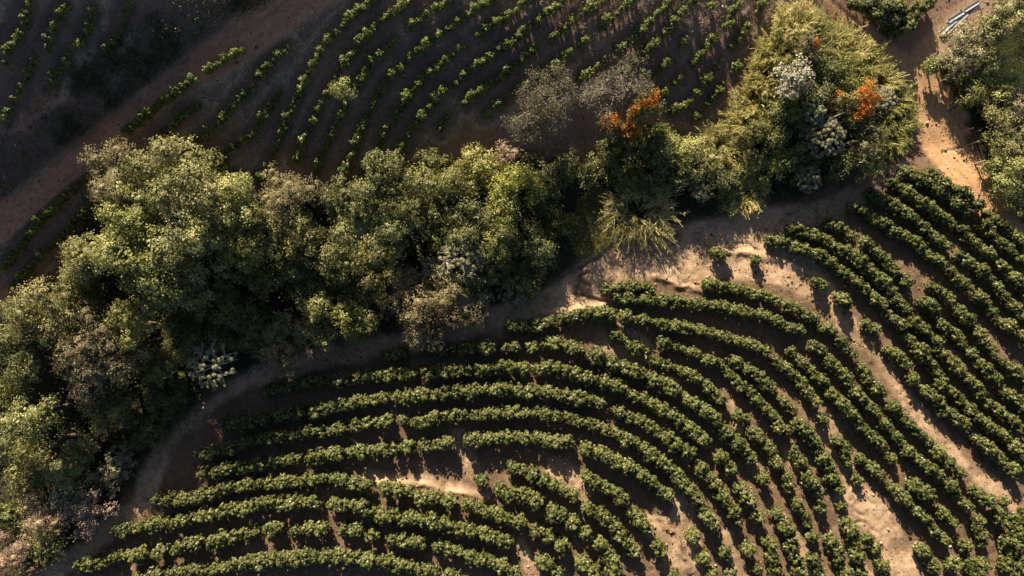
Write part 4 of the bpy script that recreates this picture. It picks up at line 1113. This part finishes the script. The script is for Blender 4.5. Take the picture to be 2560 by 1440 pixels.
inview = (np.abs(GXX) < 66) & (GYY > -38) & (GYY < 40)
clear = (zone_a[..., :3].max(-1) < .3) & inview
tuft = sstep(.45, .7, fbm(GXX + 11, GYY + 5, 2.4, 3))
X, Y = sample(clear * (zone_b[..., 0] > .5) * (zone_b[..., 1] < .4) * (.08 + .5 * tuft + 1.4 * YSTRIPE), 22000, 1)
scatter_grass('dry_grass', X, Y, 4, .28, 'dry', 'dead straw-coloured grass lying over the shaded upper field', .75)
X, Y = sample(inview * (zone_b[..., 0] < .5) * (zone_b[..., 1] < .4) * (zone_a[..., 1:3].max(-1) < .3) * (.12 + tuft), 16000, 2)
scatter_grass('weeds', X, Y, 4, .24, 'weed', 'yellowish weeds and straw between the mature coffee rows', .8, 'weeds')
X, Y = sample(inview * (zone_b[..., 2] > .5) * (.2 + tuft), 9000, 3)
scatter_grass('lawn_grass', X, Y, 4, .25, 'under', 'dark green grass under the trees right of the track', .6)
YELLOW = poly_w([(1445, 500), (1500, 470), (1560, 520), (1540, 590), (1490, 630), (1440, 640), (1420, 600)])
X, Y = sample(in_poly(GXX, GYY, YELLOW) * 1.0, 2600, 4)
scatter_grass('yellow_grass', X, Y, 9, .75, 'cane', 'mound of tall yellow-green grass left of the big cane clump', .55)
EDGE = poly_w([(1100, 430), (1160, 400), (1280, 380), (1360, 380), (1360, 410), (1250, 420), (1120, 440)])
X, Y = sample(in_poly(GXX, GYY, EDGE) * 1.0, 900, 5)
scatter_grass('straw_fringe', X, Y, 8, .8, 'dry', 'pinkish straw fringe along the upper edge of the wood', .5)
X, Y = sample(inview * (.25 + 2 * tuft * np.maximum(zone_a[..., 0], zone_a[..., 2]) + .4 * zone_a[..., 1]) * (zone_b[..., 1] < .4) * (zone_b[..., 2] < .5), 14000, 9)
cm = Mesh(); r_c = np.random.default_rng(12); iv, jf = ico(); n = len(X)
sz = r_c.uniform(.03, .09, n) * (1 + (r_c.random(n) < .08) * 1.1)
cv = (iv[None] * (1 + r_c.normal(0, .22, (n, 12, 1)))) * sz[:, None, None] * np.array([1, 1, .7]) + np.stack([X, Y, height(X, Y) + sz * .25], 1)[:, None]
cm.add(cv.reshape(-1, 3), (jf[None] + (np.arange(n) * 12)[:, None, None]).reshape(-1, 3), np.repeat(r_c.random(n), 12))
M['clod'] = leaf_mat('clod_earth', [(.12, .075, .048), (.26, .17, .11), (.40, .28, .19), (.52, .42, .32)], 0.0, .95, .05, 1.0)
tag(obj('soil_clods', cm.build('soil_clods', M['clod'])), 'loose clods and stones lying on the bare earth', 'clods', None, 'stuff')
# undergrowth of the wood
um = Mesh(); r_u = np.random.default_rng(77)
X, Y = sample(m_for * 1.0, 5200, 6)
n = len(X)
C0 = np.stack([X, Y, height(X, Y) + r_u.uniform(.1, 1.1, n)], 1)
per = 13
pos = (C0[:, None] + r_u.normal(size=(n, per, 3)) * np.array([.3, .3, .22])).reshape(-1, 3)
leaves(um, pos, unit(r_u.normal(size=(n * per, 3)) * .6 + np.array([0, 0, .9])), r_u.uniform(.16, .32, n * per), .13, np.clip(np.repeat(r_u.normal(.45, .2, n), per) + r_u.normal(0, .12, n * per), 0, 1), r_u)
tag(obj('undergrowth', um.build('undergrowth', M['under'])), 'dark leafy undergrowth filling the ground beneath the valley wood', 'undergrowth', None, 'stuff')

bm_ = Mesh()
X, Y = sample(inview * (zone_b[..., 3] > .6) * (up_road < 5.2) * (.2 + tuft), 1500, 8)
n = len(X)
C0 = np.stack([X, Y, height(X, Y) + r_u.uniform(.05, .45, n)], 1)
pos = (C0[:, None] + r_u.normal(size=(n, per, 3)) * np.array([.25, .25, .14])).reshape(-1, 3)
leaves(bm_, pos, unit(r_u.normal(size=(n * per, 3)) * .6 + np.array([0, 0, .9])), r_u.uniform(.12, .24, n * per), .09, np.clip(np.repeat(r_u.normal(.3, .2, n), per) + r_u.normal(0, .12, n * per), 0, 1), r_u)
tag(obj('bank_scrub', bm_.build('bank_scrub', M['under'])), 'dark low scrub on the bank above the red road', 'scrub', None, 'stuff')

# ------------------------------------------------------------------ fence by the track
def bar(m, a, b, r0, r1=None, k=6, tint=.5):
    tube(m, np.linspace(np.asarray(a, float), np.asarray(b, float), 4), np.linspace(r0, r1 or r0, 4), tint, k)
fp = [(2447, 8), (2327, 140), (2348, 205), (2378, 264), (2405, 327), (2420, 362), (2436, 410)]
fpos = [place(x, y, .1) for x, y in fp]
fence = empty('wire_fence', fpos[0])
tag(fence, 'leaning wooden post and wire fence beside the orange track', 'fence')
f0 = np.array(fpos[0]); tops = []
r_f = np.random.default_rng(3)
for k, q in enumerate(fpos):
    m = Mesh()
    b = np.array(q) - f0
    t = b + np.array([r_f.uniform(.2, .5), r_f.uniform(.0, .25), 1.45])
    bar(m, b - np.array([0, 0, .3]), t, .075, .065)
    obj('post', m.build('fence_post', M['post'], True), fence)
    tops.append((b, t))
for hgt in (.35, .65, .95):
    m = Mesh()
    for (b0, t0), (b1, t1) in zip(tops[:-1], tops[1:]):
        a = b0 + (t0 - b0) * hgt; c = b1 + (t1 - b1) * hgt
        p = np.linspace(a, c, 7); p[:, 2] -= np.sin(np.linspace(0, np.pi, 7)) * .06
        tube(m, p, .014, .5, 4)
    obj('wire', m.build('fence_wire', M['wire']), fence)

# ------------------------------------------------------------------ long sheets lying at the fork
def trough(p0, p1, w, mat, label, tilt=0.0, lift=.12):
    """a long gutter-shaped sheet: U section with thickness and turned lips"""
    a = np.array(place(*p0, .15)); b = np.array(place(*p1, .15))
    a[2] += lift; b[2] += lift
    L_ = np.linalg.norm(b - a); d = (b - a) / L_
    s = unit(np.cross(np.array([0, 0, 1.0]), d)); u = np.cross(d, s)
    sec = [(-.5, .20), (-.47, .20), (-.42, .03), (0, .0), (.42, .03), (.47, .20), (.5, .20), (.45, .0), (0, -.03), (-.45, .0)]
    n = 8
    m = Mesh(); V = []
    for i in range(n):
        t = i / (n - 1)
        sag = -.03 * math.sin(math.pi * t)
        for (x_, z_) in sec: V.append(d * (t * L_) + s * x_ * w + u * (z_ * w + sag) + s * tilt * math.sin(3 * t) * .05)
    k = len(sec); F = []
    for i in range(n - 1):
        for j in range(k): F.append([i * k + j, i * k + (j + 1) % k, (i + 1) * k + (j + 1) % k, (i + 1) * k + j])
    m.add(V, F, .5)
    m.add(np.array([V[0], V[6], V[7], V[9]]), np.array([[0, 1, 2, 3]]), .5)
    o = obj('metal_trough', m.build('metal_trough', M[mat]), None, a)
    return tag(o, label, 'trough', 'long pale troughs lying at the track fork')
trough((2372, 54), (2409, 30), .42, 'sheet', 'short pale shade-blue trough, the upper one of the side-by-side pair')
trough((2412, 27), (2447, 5), .38, 'sheet', 'pale shade-blue trough farthest up, in line with the top of the photo')
trough((2351, 85), (2390, 51), .42, 'sheet', 'pale shade-blue trough lying against the long grey one', .5, .14)
trough((2356, 92), (2419, 34), .40, 'sheet_grey', 'longest trough, dirty grey and nearest the pale olive tree')

# a few loose things on the ground and in the wood
def pole(name, p0, p1, h0, h1, rad, mat, label, cat):
    a = np.array(place(*p0, h0)); b = np.array(place(*p1, h1)); a[2] += h0; b[2] += h1
    m = Mesh(); p = np.linspace(a, b, 6); p[1:-1] += np.random.default_rng(int(p0[0])).normal(size=(4, 3)) * .03
    tube(m, p - a, np.linspace(rad, rad * .6, 6), .5, 6)
    o = obj(name, m.build(name, M[mat], True), None, a)
    return tag(o, label, cat)
pole('wooden_pole', (552, 907), (592, 888), 3.2, 3.6, .07, 'pale_bark', 'bare pale pole leaning beside the lone rosette tree', 'pole')
pole('bare_sapling', (2077, 295), (2112, 281), 4.6, 4.9, .06, 'pale_bark', 'bare whitish sapling below the brightest orange blossoms', 'sapling')
pole('fallen_branch', (2388, 372), (2408, 381), .15, .12, .06, 'pale_bark', 'pale fallen branch on the bare bank beside the track', 'branch')
pole('dead_branch', (330, 748), (322, 785), 3.0, 3.2, .05, 'pale_bark', 'thin bare branch in the dark hollow of the big wood', 'branch')
